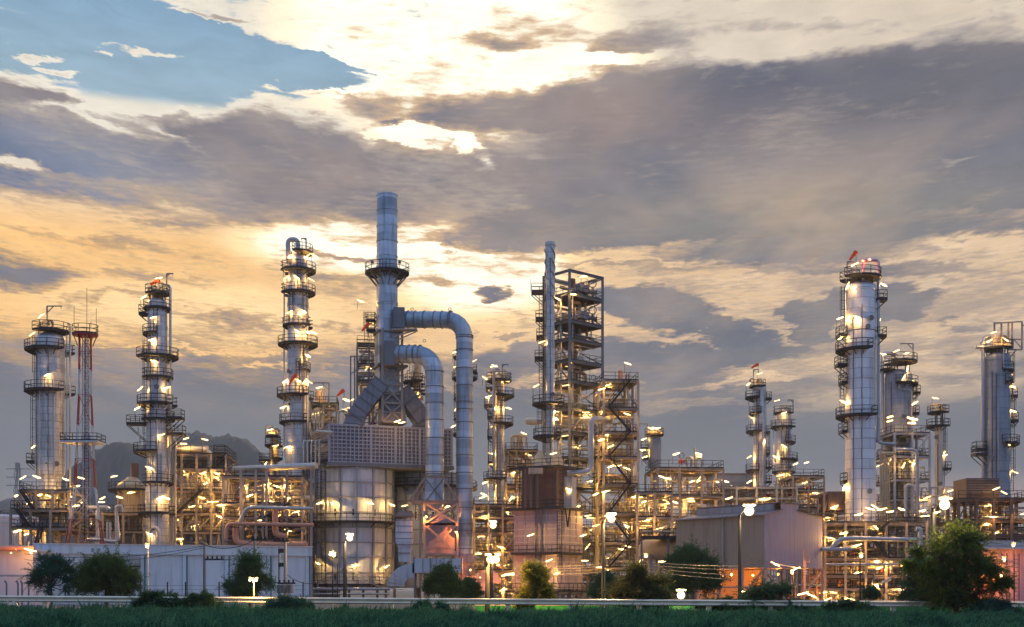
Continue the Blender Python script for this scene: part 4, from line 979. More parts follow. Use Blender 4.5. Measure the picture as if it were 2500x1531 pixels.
# dark scaffold left of the chimney
T, P_, L_ = rack('stair_scaffold', 'dark scaffold of small platforms clinging to the left of the chimney', 'scaffold', 179.5, 872, 932, [838, 888, 928, 985], 3.0, 2, 1, 8, 41, 1.2,
     lamps=[(881, 735, -18), (908, 795, 10), (857, 977, 20), (897, 898, 50), (845, 977, -20)], mat='steelb', z0=Z(1036, 178), colw=.22)
box_platform(T, X(894, 178), X(918, 178), 177, 178.6, Z(785, 178)); box_platform(T, X(896, 178), X(918, 178), 177, 178.6, Z(808, 178)); ladder(T, X(896, 178), 177, Z(838, 178), Z(765, 178)); ladder(T, X(912, 178), 177, Z(838, 178), Z(765, 178), cage=False)
for px in (856, 866): MB().ibeam((X(px, 179), 179, Z(1036, 179)), (X(px, 179), 179, Z(870, 179)), .2).build('post', 'steelb', T)
MB().beam((X(855, 179), 179, Z(870, 179)), (X(885, 179), 179, Z(870, 179)), .16).beam((X(855, 179), 179, Z(915, 179)), (X(885, 179), 179, Z(890, 179)), .12).build('beam', 'steelb', T)
# sodium flood lights on the fan tower: orange glow on the hopper
for px, py, y in ((1040, 1262, 170.0), (1114, 1300, 170.0), (1076, 1398, 171.0)):
    c = (X(px, y), y, Z(py, y)); h = MB().box((c[0], y + .1, c[2] + .16), (.4, .35, .1)).build('floodlight', 'steelb', Fn)
    MB().lathe((c[0], c[1]), [(c[2] + .13 * sin(a), max(.13 * cos(a), .001)) for a in [pi * (k / 8 - .5) for k in range(9)]], 12, share=True).build('bulb', 'lamps', h); shine(h, (c[0], c[1] - .2, c[2] - .05), 'lamps', 1.6)
for px, py in ((1148, 1392), (1230, 1436), (1172, 1410)):
    c = (X(px, 169), 169, Z(py, 169)); MB().lathe((c[0], c[1]), [(c[2] + .08 * sin(a), max(.08 * cos(a), .001)) for a in [pi * (k / 8 - .5) for k in range(9)]], 12, share=True).build('work_lamp', 'lamps', Bl); shine(Bl, (c[0], c[1] - .15, c[2]), 'lamps', .7)
# ---------------------------------------------------------------- open steel structures full of pipes
GR = 'open steel pipe structures of the refinery'
rack('pipe_structure', 'pipe structure with dark stairs at the foot of the far left column', 'pipe structure', 158, 26, 172, [1243, 1288], 9, 3, 2, 6, 101, 1.3, GLl := [(44, 1209, 18), (119, 1211, -24), (172, 1212, -22), (73, 1228, 16), (40, 1297, 20), (49, 1295, 0), (65, 1304, 20), (185, 1235, 8)], ((0, .35, .12), (1, .12, .55)), 'steel', group=GR)
rack('upper_deck_frame', 'railed deck under the skirt of the far left column', 'steel frame', 158, 48, 168, [1197], 8, 3, 1, 6, 102, 1.2, [(56, 1166, 24), (90, 1164, -18), (160, 1170, -18), (198, 1167, -14), (187, 1186, 0), (95, 1209, 10)], ((0, .30, .05),), 'steel', group=GR, z0=Z(1243, 158))
rack('pipe_structure', 'low pipe structure between the radio mast and the slender many platformed column', 'pipe structure', 172, 150, 352, [1252, 1296], 8, 4, 1, 3, 103, 1.5, [(250, 1216, 22), (247, 1226, 0), (204, 1225, 20), (211, 1235, 0), (174, 1234, 10), (169, 1232, 0), (320, 1203, 8), (292, 1214, -16)], mat='steel', group=GR)
T = thing('pipe_manifold', 'group of bent upright pale pipes right of the radio mast', 'pipe manifold', (X(265, 160), 160, 0))
for px, top, rp in ((262, 1275, 3), (269, 1275, 3), (284, 1236, 4), (238, 1240, 5)):
    pipe(T, [(X(px, 160), 160, Z(1330, 160)), (X(px, 160), 160, Z(top, 160))] + ([(X(px + 14, 160), 160, Z(top, 160)), (X(px + 14, 160), 160, Z(1250, 160))] if rp == 4 else [(X(px - 20, 160), 160, Z(top, 160))] if rp == 5 else []), rp * 160 / F, 'pipe', .5)
pipe(T, [(X(210, 159), 159.4, Z(1240, 160)), (X(258, 159), 159.4, Z(1240, 160)), (X(262, 159), 159.4, Z(1245, 160))], .28, 'pipe')
pipe(T, [(X(215, 159), 159, Z(1318, 160)), (X(245, 159), 159, Z(1318, 160)), (X(262, 159), 160, Z(1322, 160)), (X(284, 159), 160, Z(1322, 160)), (X(284, 160), 160, Z(1250, 160))], .24, 'pipe')
# domed furnace behind the slender column
Y = 185; T = thing('domed_furnace', 'squat domed furnace on a dark deck left of the slender column', 'furnace', (X(320, Y), Y, 0))
cx = X(322, Y); s = Y / F
MB().lathe((cx, Y), [(Z(1165, Y), 12 * s), (Z(1170, Y), 14 * s), (Z(1183, Y), 33 * s), (Z(1188, Y), 35 * s)], 36, share=True).lathe((cx, Y), [(Z(1188, Y), 35 * s), (Z(1200, Y), 35 * s), (Z(1200, Y), 35 * s), (0, 30 * s)], 36).build('hood', 'pipey', T)
MB().lathe((X(329, Y), Y), [(Z(1132, Y), 10 * s), (Z(1165, Y), 10 * s)], 24).build('vent', 'brown', T)
ring_platform(T, cx, Y, 30 * s, Z(1198, Y), cx - 56 * s, cx + 40 * s); lamp(T, 279, 1163, Y, 14)
for px in (290, 318, 345): MB().ibeam((X(px, Y - 2), Y - 2, 0), (X(px, Y - 2), Y - 2, Z(1200, Y)), .3).build('leg', 'steel', T)
rack('pipe_structure', 'crowded lamp lit structure just right of the slender column, thick pipes along its roof', 'pipe structure', 170, 408, 552, [1108, 1143, 1197, 1252, 1298], 9, 4, 2, 4, 104, 1.5,
     [(453, 1071, 16), (500, 1073, -12), (448, 1083, 0), (452, 1159, 10), (496, 1155, 14), (529, 1156, -28), (550, 1158, -18), (528, 1167, -40), (407, 1215, -18), (493, 1215, -20), (515, 1225, 0), (524, 1225, 0), (567, 1224, -14), (427, 1270, 0), (440, 1316, 0), (424, 1196, 20), (470, 1236, 16), (536, 1262, -20), (480, 1282, 20), (505, 1180, 16)], ((2, .2, .6),), 'steel', group=GR)
T = thing('overhead_pipe', 'thick horizontal pipe with a down turned end above the crowded structure', 'pipe', (X(480, 171), 171, 0))
pipe(T, [(X(425, 171), 171, Z(1099, 171)), (X(512, 171), 171, Z(1099, 171)), (X(512, 171), 171, Z(1145, 171))], .38, 'pipe', 1.0)
pipe(T, [(X(425, 171), 172, Z(1090, 171)), (X(505, 171), 172, Z(1090, 171))], .22, 'pipe')
pipe(T, [(X(420, 171), 171.5, Z(1108, 171)), (X(420, 171), 171.5, Z(1090, 171)), (X(440, 171), 171.5, Z(1085, 171))], .15, 'pipe')
box_platform(T, X(525, 171), X(553, 171), 170, 172, Z(1108, 171), strut=X(512, 171))
rack('pipe_structure', 'braced structure with a dark stair between the crowded structure and the round furnace', 'pipe structure', 163, 545, 738, [1163, 1228, 1262, 1288, 1316], 10, 4, 2, 5, 105, 1.2,
     [(592, 1188, 16), (647, 1184, 10), (654, 1182, 10), (676, 1187, -16), (693, 1190, 20), (693, 1185, 10), (540, 1234, 0), (582, 1244, 0), (564, 1265, 0), (568, 1266, 0), (647, 1240, 14), (685, 1253, 14), (702, 1215, -16), (703, 1295, -16), (636, 1270, 10), (781, 1228, 20), (610, 1210, 20), (665, 1225, -20), (600, 1290, 16), (722, 1250, 16)],
     ((1, .55, .85), (2, .85, .6), (3, .6, .9)), 'steel', group=GR, braces=True)
T = thing('overhead_pipe', 'long thick pipe, its orange underglow put in as a coloured pipe, carried on posts left of the round furnace', 'pipe', (X(672, 164), 164, 0))
o = pipe(T, [(X(571, 166), 166, Z(1146, 166)), (X(773, 160), 160, Z(1137, 160))], .42, 'pipe', n=20)
MB().tube([(X(572, 166), 165.9, Z(1152, 166)), (X(660, 163), 163.3, Z(1148, 163))], .16, 10).build('pipe', 'pipep', T)  # orange glow under the thick pipe, put in as an orange coloured tube
for px in (588, 625, 651, 700, 760): MB().ibeam((X(px, 163), 163, 0), (X(px, 163), 163, Z(1146, 163)), .34).build('post', 'steel', T)
for a, b, y in ((1238, 4.5, 161), (1212, 6, 168), (1278, 4.5, 161), (1170, 5, 175)):
    pipe(T, [(X(585 if a != 1278 else 552, y), y, Z(a + 40, y)), (X(600 if a != 1278 else 552, y), y, Z(a, y)), (X(765, y), y, Z(a + 4, y))], b * y / F, 'pipep' if a == 1278 else 'pipe', 1.0, n=14)
pipe(T, [(X(672, 162), 162, Z(1238, 162)), (X(672, 162), 162, Z(1305, 162)), (X(700, 162), 162, Z(1310, 162))], .42, 'pipep', 1.2, n=14)
pipe(T, [(X(575, 162), 162, Z(1290, 162)), (X(575, 162), 162, Z(1325, 162)), (X(610, 162), 162, Z(1330, 162)), (X(750, 162), 162, Z(1330, 162))], .42, 'pipep', 1.2, n=14)
# middle
rack('pipe_structure', 'small railed structure with looped vent pipes left of the spiral finned chimney', 'pipe structure', 192, 1236, 1313, [1098, 1140, 1185, 1235], 6, 3, 1, 5, 106, .9, [(1255, 1154, 16), (1290, 1110, -18), (1256, 1198, 10), (1247, 1218, 60), (1256, 1214, 0)], group=GR)
T = thing('vent_loops', 'pair of looped yellow vent pipes on the small railed structure', 'vent pipes', (X(1262, 194), 194, Z(1098, 194)))
for a, b in ((1249, 1264), (1270, 1285)): pipe(T, [(X(a, 194), 194, Z(1098, 194)), (X(a, 194), 194, Z(1064, 194)), (X(b, 194), 194, Z(1064, 194)), (X(b, 194), 194, Z(1085, 194))], .2, 'pipey', .7)
topworks(T, X(1262, 194), 194, Z(1098, 194), 1, random.Random(3), tall=3)
rack('pipe_structure', 'low pipe structure between the round ducts and the boxy pink furnace', 'pipe structure', 178, 1158, 1262, [1232, 1262, 1300, 1345, 1392], 9, 3, 2, 3, 107, 1.6, [(1229, 1440, 16), (1248, 1402, 18), (1251, 1403, -14), (1232, 1404, 20), (1240, 1250, 0), (1250, 1300, 0), (1175, 1310, 0), (1195, 1330, 10), (1182, 1260, 10), (1222, 1336, -16), (1168, 1352, 0), (1214, 1380, 14), (1180, 1416, 12), (1235, 1380, 10)], group=GR)
T, P_, L_ = rack('steel_tower', 'tall open steel tower of stacked decks behind the spiral finned chimney', 'steel tower', 175, 1390.5, 1471, [657, 714, 780, 825, 877, 927, 995, 1054, 1115, 1181, 1252, 1324], 5.35, 1, 1, 42, 108, 1.05,
     [(1427, 674, 0), (1400, 719, 0), (1362, 730, -26), (1406, 830, 6), (1395, 886, 12), (1381, 941, 8), (1440, 937, 10), (1356, 1005, 0), (1437, 1003, 10), (1437, 1013, 6), (1430, 1007, 0), (1381, 1064, 10), (1383, 1146, 20), (1426, 1024, -10), (1410, 1090, 16), (1440, 1175, 12), (1412, 1236, 14), (1465, 1240, 10), (1441, 1265, 0), (1400, 1300, 10)], (), 'steelb', topopen=True, group=GR, colw=.42, drums=.45, bp=1.0)
for z_, w in ((714, 30), (780, 20), (825, 18), (877, 22)):
    b = P_(0, 5.35, 0); box_platform(T, b.x - w * .06, b.x, b.y - 2, b.y, Z(z_, 178), 'dark', strut=b.x)
for z_ in (714, 780): MB().box(P_(3.6, 1.0, Z(z_ - 22, 175)), (1.9, 1.0, 1.1), .7).build('control_cabinet', 'panel', T); valve(T, P_(5, .3, 0).x, P_(5, .3, 0).y, Z(z_ - 4, 175), 2.0, 'steelb')
c = P_(3.2, 2.8, 0); MB().lathe((c.x, c.y), [(Z(672, 177), .55), (Z(927, 177), .55)], 24).build('riser_column', 'brown', T)
for k, (u, v) in enumerate(((1.2, .6), (2.0, 4.4), (.6, 2.4), (5.6, 3.5))): pipe(T, [P_(u, v, Z(720, 176)), P_(u, v, Z(1180, 176))], .11 + .03 * k, 'pipe')
rack('pipe_structure', 'broad stair structure against the right side of the tall open steel tower', 'pipe structure', 173.5, 1474, 1558, [927, 995, 1054, 1115, 1181, 1252, 1324, 1385], 8, 1, 2, 6, 109, 1.7,
     [(1533, 888, -22), (1485, 940, 20), (1469, 950, 14), (1531, 1011, -20), (1471, 1005, 60), (1468, 1074, 16), (1491, 1090, 30), (1480, 1062, 10), (1493, 1138, 20), (1510, 1137, 10), (1530, 1144, -18), (1479, 1200, 14), (1455, 1206, 18), (1436, 1259, 10), (1478, 1260, 10), (1455, 1283, 18), (1530, 1284, -22), (1533, 1334, -16), (1518, 1341, -10), (1435, 1334, 50), (1480, 1392, 6), (1464, 1385, 0), (1549, 1214, 0), (1558, 1215, 0), (1553, 1246, 0)],
     ((0, .12, .75), (1, .75, .12), (2, .12, .75), (3, .75, .12), (4, .12, .75), (5, .75, .12), (6, .12, .75)), 'steel', group=GR, colw=.36, drums=.7)
T = thing('horizontal_drum', 'long cream horizontal drum lying across the middle of the tall steel tower', 'drum', (X(1390, 176), 176, Z(1036, 176)))
y = 174.2; a, b = Vector((X(1284, 178), 178, Z(1028, 178))), Vector((X(1352, 178), 178, Z(1028, 178)))
def drum(T, a, b, r, mt='pipe', name='shell'):
    a = Vector(a); b = Vector(b); d = (b - a).normalized()
    MB().tube([a, a + d * r * .12, a + d * r * .4, a + d * r * .8, b - d * r * .8, b - d * r * .4, b - d * r * .12, b], [r * .2, r * .6, r * .88, r, r, r * .88, r * .6, r * .2], 26).build(name, mt, T)
drum(T, (X(1283, 180.5), 180.5, Z(1028, 180)), (X(1498, 175), 175, Z(1024, 175)), .5)
for f in (.12, .5, .9): MB().box((X(1283 + 215 * f, 177), 180.5 - 5.5 * f, Z(1040, 177)), (.3, .7, .8)).build('saddle', 'steel', T)
T = thing('transfer_pipe', 'thick pale pipe dropping down in front of the steel tower and turning left', 'pipe', (X(1443, 172), 172, Z(1160, 172)))
pipe(T, [(X(1474, 173.6), 173.6, Z(1021, 172)), (X(1443, 172), 172, Z(1021, 172)), (X(1443, 172), 172, Z(1152, 172)), (X(1382, 171), 171, Z(1156, 171))], .40, 'pipeb', 1.1, n=20, flanges=3.5)
column('process_column', 'plain pale column standing inside the foot of the steel tower', 'process column', 178.5, [(1066, 1250, 1453, 1474)], [(1117, 1449, 1478), (1175, 1445, 1480)], bands=[1100, 1160, 1200], group=GT, seed=55, mat='pipe')
column('process_column', 'grey column standing at the right rear of the broad stair structure', 'process column', 184, [(1006, 1240, 1532, 1551)], [(1070, 1528, 1556)], bands=[1040, 1100, 1160], group=GT, seed=56, mat='cladb')
T = thing('vent_stack', 'short orange red vent stub on the roof deck of the broad stair structure', 'vent', (X(1515, 176), 176, Z(927, 176)))
MB().lathe((X(1515, 176), 176), [(Z(905, 176), .34), (Z(927, 176), .34)], 20).build('stub', 'pipep', T); MB().lathe((X(1529, 176), 176), [(Z(914, 176), .16), (Z(927, 176), .16)], 14).build('stub', 'pipep', T)
# second furnace: panelled pink box
ph = radians(58); f1 = Vector((cos(ph), sin(ph), 0)); f2 = Vector((-sin(ph), cos(ph), 0)); S = 6.9
A2 = Vector((X(1361, 167.5), 167.5, 0)); B = lambda u, v, z: A2 + f1 * u + f2 * v + Vector((0, 0, z))
H2 = thing('box_furnace', 'square pink panelled furnace under the spiral finned chimney', 'furnace', (B(S / 2, S / 2, 0)))
def pbox(T, u0, u1, v0, v1, z0, z1, mt, name, nh, nv, w=.15, rm='pinkrib'):
    MB().box(B((u0 + u1) / 2, (v0 + v1) / 2, (z0 + z1) / 2), (u1 - u0, v1 - v0, z1 - z0), ph).build(name, mt, T)
    r = MB(); e = .05
    for j in range(nh + 1):
        z = z0 + (z1 - z0) * j / nh; r.beam(B(u0, v0 - e, z), B(u1, v0 - e, z), .14, w); r.beam(B(u0 - e, v0, z), B(u0 - e, v1, z), .14, w)
    for j in range(nv + 1):
        f = j / nv; r.beam(B(u0 + (u1 - u0) * f, v0 - e, z0), B(u0 + (u1 - u0) * f, v0 - e, z1), .15, .15); r.beam(B(u0 - e, v0 + (v1 - v0) * f, z0), B(u0 - e, v0 + (v1 - v0) * f, z1), .15, .15)
    r.build('rib', rm, T)
pbox(H2, 0, S, 0, S, 1.5, Z(1243, 169), 'pink', 'firebox', 12, 4)
pbox(H2, .7, S - .9, .7, S - .9, Z(1240, 169), Z(1141, 169), 'brown', 'convection_section', 4, 3, rm='brown')
for v in (-.9, -1.7): MB().beam(B(-.4, 1.5 - v, 1.5), B(-.4, 1.5 - v, Z(1243, 169)), .25).build('downcomer', 'steelb', H2)
for z_, ext in ((1353, 1.0), (1447, .9), (1243, .8), (1141, .5)):
    z = Z(z_, 167.5); mb = MB(); k = S + ext
    for a, b, c, d in ((-ext, k if ext < 1 else S, -ext, 0), (-ext, 0, 0, k if ext < 1 else S)):
        mb.add([B(a, c, z), B(b, c, z), B(b, d, z), B(a, d, z)] + [B(a, c, z + .15), B(b, c, z + .15), B(b, d, z + .15), B(a, d, z + .15)], [(0, 3, 2, 1), (4, 5, 6, 7), (0, 1, 5, 4), (1, 2, 6, 5), (2, 3, 7, 6), (3, 0, 4, 7)])
    o = mb.build('platform', 'dark', H2)
    railing([B(k if ext < 1 else S, -ext, z + .15), B(-ext, -ext, z + .15), B(-ext, k if ext < 1 else S, z + .15)], 1.1, False, .07).build('railing', 'dark', o)
for px, a, b in ((1366, 1420, 1245), (1372, 1243, 1145), (1264, 1240, 1140)): ladder(H2, X(px, 166), 166.2, Z(a, 166), Z(b, 166))
mb = MB()
for a, b, c in ((1380, 1240, 1286), (1392, 1240, 1286)): mb.beam((X(a, 167), 167, Z(b, 167)), (X(1386, 167), 167.4, Z(c, 167)), .18)
mb.build('bracket', 'dark', H2)
for px, w0 in ((1318, 0), (1360, 0)):
    mb = MB(); frust(mb, (X(px, 171), 171, Z(1141, 171)), (2.2, 2), (X(px, 171), 171, Z(1100, 171)), (.5, .6), 0); mb.build('hopper', 'pipey', H2)
for px in (1282, 1296, 1312): MB().ibeam((X(px, 168), 168, Z(1240, 168)), (X(px, 168), 168, Z(1145, 168)), .35).build('post', 'brown', H2)
MB().beam((X(1290, 168), 168, Z(1150, 168)), (X(1325, 168), 168, Z(1150, 168)), .8, .8).build('header_box', 'steel', H2)
for a, b, l_ in ((1296, 1306, 20), (1424, 1307, 18), (1341, 1368, 20), (1428, 1369, 0), (1233, 1404, 18), (1360, 1400, 12), (1389, 1195, -24), (1351, 1107, 14)): lamp(H2, a, b, 166.3, l_)
for dx in (0, 1.6, 3.2, 5, 6.6):
    p = B(0, dx, 0); MB().ibeam((p.x, p.y, 0), (p.x, p.y, 1.5), .35).build('leg', 'steelb', H2)
MB().box(B(S / 2 - .2, .3, Z(1180, 169)), (.2, .2, .2)).build('junction_box', 'panel', H2)
mb = MB(); frust(mb, (X(1392, 167), 167, Z(1240, 167)), (1.4, 1.2), (X(1392, 167), 167, Z(1165, 167)), (1.4, 1.2), ph); mb.build('side_duct', 'cladd', H2)
# right of the steel tower
rack('pipe_structure', 'open frame with pale roof beams and vent loops left of the slim windsock column', 'pipe structure', 176, 1606, 1766, [1142, 1209, 1263, 1310, 1360, 1410], 10, 3, 2, 4, 110, 1.3,
     [(1651, 1108, 14), (1706, 1108, -20), (1613, 1163, -20), (1629, 1168, -10), (1689, 1176, 24), (1706, 1171, 60), (1771, 1175, -18), (1642, 1209, 0), (1664, 1213, 4), (1730, 1213, 4), (1780, 1216, 18), (1625, 1223, -24), (1647, 1226, -20), (1686, 1218, 0), (1688, 1224, 0), (1610, 1227, 0), (1604, 1230, 20), (1626, 1229, 0), (1577, 1271, 16), (1636, 1272, 22), (1660, 1269, 18), (1685, 1270, -22), (1580, 1279, 0), (1561, 1214, 0), (1873, 1219, 20)], (), 'steel', group=GR, topopen=False)
T = thing('vent_loops', 'pair of looped grey vent pipes and a red valve on the pale roof beams', 'vent pipes', (X(1695, 178), 178, Z(1142, 178)))
for a, b in ((1677, 1690), (1700, 1714)): pipe(T, [(X(a, 178), 178, Z(1140, 178)), (X(a, 178), 178, Z(1117, 178)), (X(b, 178), 178, Z(1117, 178)), (X(b, 178), 178, Z(1138, 178))], .22, 'cladd', .8)
MB().tube([(X(1697, 178), 178, Z(1140, 178)), (X(1697, 178), 178, Z(1094, 178))], .12, 8).build('mast', 'steelb', T); valve(T, X(1663, 178), 177.5, Z(1136, 178), 1.4, 'redtank')
rack('pipe_structure', 'dark decked structure between the broad stair structure and the pale roofed frame', 'pipe structure', 171, 1555, 1640, [1202, 1262, 1311], 8, 2, 1, 4, 111, 1.7, [(1575, 1225, 16), (1591, 1240, -10), (1570, 1290, 0), (1581, 1270, 20), (1610, 1290, 12)], (), 'steel', group=GR)
T = thing('horizontal_drum', 'big yellowish horizontal vessel with a pale domed end beside the dark round tree', 'drum', (X(1630, 163), 163, Z(1366, 163)))
drum(T, (X(1566, 166.5), 166.5, Z(1341, 166)), (X(1694, 160.5), 160.5, Z(1341, 160)), 1.4, 'pipey')
for f in (.2, .8): MB().box((X(1566 + 128 * f, 163), 166 - 5 * f, Z(1380, 163)), (.4, 2.2, 3.0)).build('saddle', 'concrete', T)
T2 = thing('catwalk', 'dark railed catwalk above the big horizontal vessel', 'catwalk', (X(1630, 161), 161, Z(1311, 161)))
box_platform(T2, X(1566, 160), X(1696, 160), 160, 163.5, Z(1311, 160)); pipe(T2, [(X(1566, 160), 160.2, Z(1298, 160)), (X(1672, 160), 160.2, Z(1298, 160))], .15, 'pipey')
for px in (1567, 1632, 1695): MB().ibeam((X(px, 160), 160.3, 0), (X(px, 160), 160.3, Z(1313, 160)), .25).build('post', 'steelb', T2)
T = thing('switch_house', 'flat grey plant building behind the pale roofed frame', 'building', (X(1785, 225), 225, 0))
MB().box((X(1785, 228), 229, Z(1162, 228) / 2), (7.6, 8, Z(1162, 228))).build('wall', 'cladd', T); MB().box((X(1785, 228), 229, Z(1161, 228)), (8, 8.4, .3)).build('roof', 'roof', T)
rack('pipe_bridge', 'long level pipe bridge running behind the louvred roof of the lilac shed', 'pipe bridge', 195, 1700, 1945, [1188, 1214], 4, 5, 1, 2, 112, 2.0, [(1748, 1176, -16), (1829, 1177, 26), (1860, 1219, 20)], (), 'pipe', group=GR, rails=False, drums=.2)
rack('pipe_structure', 'narrow structure with a railed roof right of the cluttered shorter column', 'pipe structure', 196, 1936, 2012, [1162, 1195, 1240, 1290], 7, 2, 1, 4, 113, 1.5, [(1942, 1133, 24), (1969, 1130, 16), (1967, 1178, 14), (1980, 1206, 16), (1992, 1206, -16), (1990, 1204, 0)], (), 'steel', group=GR)
rack('air_cooler_bank', 'dark louvred box on legs right of the narrow railed roof structure', 'air cooler', 190, 2012, 2064, [1203, 1250, 1262], 8, 2, 1, 3, 114, 1.0, [(2038, 1239, 20), (2060, 1228, 10), (2020, 1264, 0), (2020, 1272, 16)], (), 'steel', group=GR, rails=False)
T = thing('cooler_box', 'dark louvred cooler box beside the biggest white column', 'cooler', (X(2038, 189), 189, Z(1250, 189)))
MB().box((X(2038, 192), 193, (Z(1203, 192) + Z(1248, 192)) / 2), (3.4, 7, Z(1203, 192) - Z(1248, 192))).build('casing', 'brown', T)
# right hand unit
T, P_, L_ = rack('pipe_structure', 'tall frame of bent beams under the stout domed vessel', 'pipe structure', 178, 2184, 2270, [1056, 1112, 1170, 1218, 1264], 9, 2, 2, 6, 115, 1.2,
     [(2173, 1018, 16), (2172, 1028, 14), (2224, 1022, -20), (2232, 1023, -10), (2226, 1033, 0), (2148, 1136, 24), (2171, 1128, 60), (2206, 1136, 60), (2227, 1126, 10), (2235, 1133, -20), (2263, 1215, 20)], (), 'pipeb', group=GR)
for k in range(6): x = X(2149 + k * 4.4, 175); pipe(T, [(x, 175, Z(1268, 175)), (x, 175, Z(1106 + 3 * k, 175))], .10, 'pipey')
pipe(T, [(X(2150, 175), 174.5, Z(1108, 175)), (X(2184, 175), 174.5, Z(1108, 175))], .22, 'pipey')
pipe(T, [(X(2186, 176), 176, Z(1098, 176)), (X(2238, 176), 176, Z(1098, 176)), (X(2241, 176), 176, Z(1260, 176))], .28, 'pipeb', .9)
pipe(T, [(X(2214, 176), 176.4, Z(1262, 176)), (X(2214, 176), 176.4, Z(1185, 176)), (X(2230, 176), 176.4, Z(1185, 176)), (X(2230, 176), 176.4, Z(1262, 176))], .3, 'pipeb', .9)
rack('pipe_structure', 'long low railed pipe structure at the foot of the biggest white column', 'pipe structure', 149.5, 2014, 2262, [1276, 1316, 1362, 1404, 1436], 6.5, 5, 2, 2, 116, 1.7,
     [(2096, 1256, 14), (2124, 1242, -16), (2137, 1238, -30), (2154, 1243, 14), (2173, 1249, 8), (2201, 1243, -20), (2252, 1247, 10), (2258, 1260, 6), (2286, 1251, 16), (2139, 1288, -40), (2060, 1302, 12), (2028, 1314, -10), (2093, 1331, 14), (2088, 1365, -10), (2141, 1369, -10), (2146, 1387, 20), (2173, 1377, -22), (2093, 1399, 14), (2139, 1431, -40), (2035, 1445, 0), (2202, 1440, 4), (2209, 1440, 0), (2182, 1455, -24), (2250, 1455, -14), (2021, 1463, 22), (2082, 1464, -20), (2070, 1461, 0), (2161, 1464, 60), (2037, 1237, 20), (2010, 1447, 10), (2012, 1463, 14)],
     ((0, .42, .6), (1, .6, .45)), 'steel', group=GR)
T = thing('trunk_pipes', 'thick pale pipes sweeping across the low railed pipe structure', 'pipe', (X(2120, 148), 148, Z(1350, 148)))
for pts, r in (([(2005, 1341), (2078, 1341)], .27), ([(2030, 1338), (2050, 1316), (2080, 1314), (2240, 1318)], .27), ([(2236, 1292), (2246, 1292), (2246, 1345)], .3), ([(2018, 1378), (2200, 1378)], .16), ([(2150, 1426), (2175, 1412)], .16)):
    pipe(T, [(X(a, 148), 148, Z(b, 148)) for a, b in pts], r, 'pipeb', .9, n=14)
T = thing('pipe_header', 'small railed pipe header between the thin column and the far right unit', 'pipe', (X(2330, 180), 180, 0))
for a in (1190, 1212, 1232): pipe(T, [(X(2270, 180), 180, Z(a, 180)), (X(2360, 180), 180, Z(a, 180))], .18, 'pipe')
for px in (2272, 2304, 2334, 2355): MB().ibeam((X(px, 180), 180, 0), (X(px, 180), 180, Z(1188, 180)), .25).build('post', 'steel', T)
for l in ((2322, 1198, 16), (2331, 1250, -14), (2330, 1259, 0)): lamp(T, l[0], l[1], 179, l[2])
rack('pipe_structure', 'heavy dark decked structure at the right edge below the grey column', 'pipe structure', 165, 2340, 2512, [1218, 1270, 1307, 1350, 1400], 10, 4, 2, -4, 117, 1.6,
     [(2432, 1193, 20), (2452, 1203, -30), (2414, 1234, 22), (2424, 1250, -10), (2425, 1262, 0), (2410, 1279, 0), (2430, 1300, 0), (2356, 1421, 0), (2393, 1427, 0), (2298, 1460, 0), (2342, 1460, 0), (2498, 1254, 16)], (), 'brown', group=GR, colw=.4)
T = thing('cooler_box', 'brown louvred cooler box on the heavy dark decked structure', 'cooler', (X(2396, 170), 170, Z(1216, 170)))
MB().box((X(2396, 169), 171, (Z(1168, 169) + Z(1216, 169)) / 2), (4.5, 5, Z(1168, 169) - Z(1216, 169))).build('casing', 'brown', T)
mb = MB()
for k in range(7): z = Z(1172 + k * 6, 169); mb.box((X(2396, 169), 168.4, z), (4.5, .2, .1))
mb.build('louvre', 'steelb', T)
# distant low structures that fill the gaps
rack('pipe_bridge', 'distant low pipe bridge seen between the furnaces', 'pipe bridge', 208, 1140, 1660, [1290, 1335, 1385, 1425], 8, 11, 1, 0, 118, 1.5, [(1180 + 43 * k, 1285 + (k * 67) % 130, None) for k in range(11)], (), 'steel', group=GR, railtop=True)
rack('pipe_bridge', 'distant low pipe bridge behind the right hand columns', 'pipe bridge', 206, 1990, 2520, [1288, 1335, 1385, 1425], 8, 11, 1, 0, 119, 1.5, [(2000 + 45 * k, 1285 + (k * 53) % 120, None) for k in range(11)], (), 'steel', group=GR)
rack('pipe_bridge', 'distant low pipe bridge behind the left hand columns', 'pipe bridge', 206, -20, 770, [1262, 1298], 8, 14, 1, 0, 120, 1.3, [(30 + 48 * k, 1262 + (k * 29) % 50, None) for k in range(15)], (), 'steel', group=GR)
# open storey under the lilac shed gets its own pumps
T = thing('pump_skid', 'pumps and pipes standing in the orange lit storey under the lilac shed', 'pump set', (X(1860, 158), 158, 0))
for k in range(7):
    x = X(1760 + k * 32, 157); y = 156 + (k % 3)
    pipe(T, [(x, y, 0), (x, y, 1.2 + .4 * (k % 3)), (x + 1.4, y, 1.2 + .4 * (k % 3)), (x + 1.4, y, 0)], .14, 'pipe', .3); valve(T, x + .5, y, .1, 1.5, 'pipey')

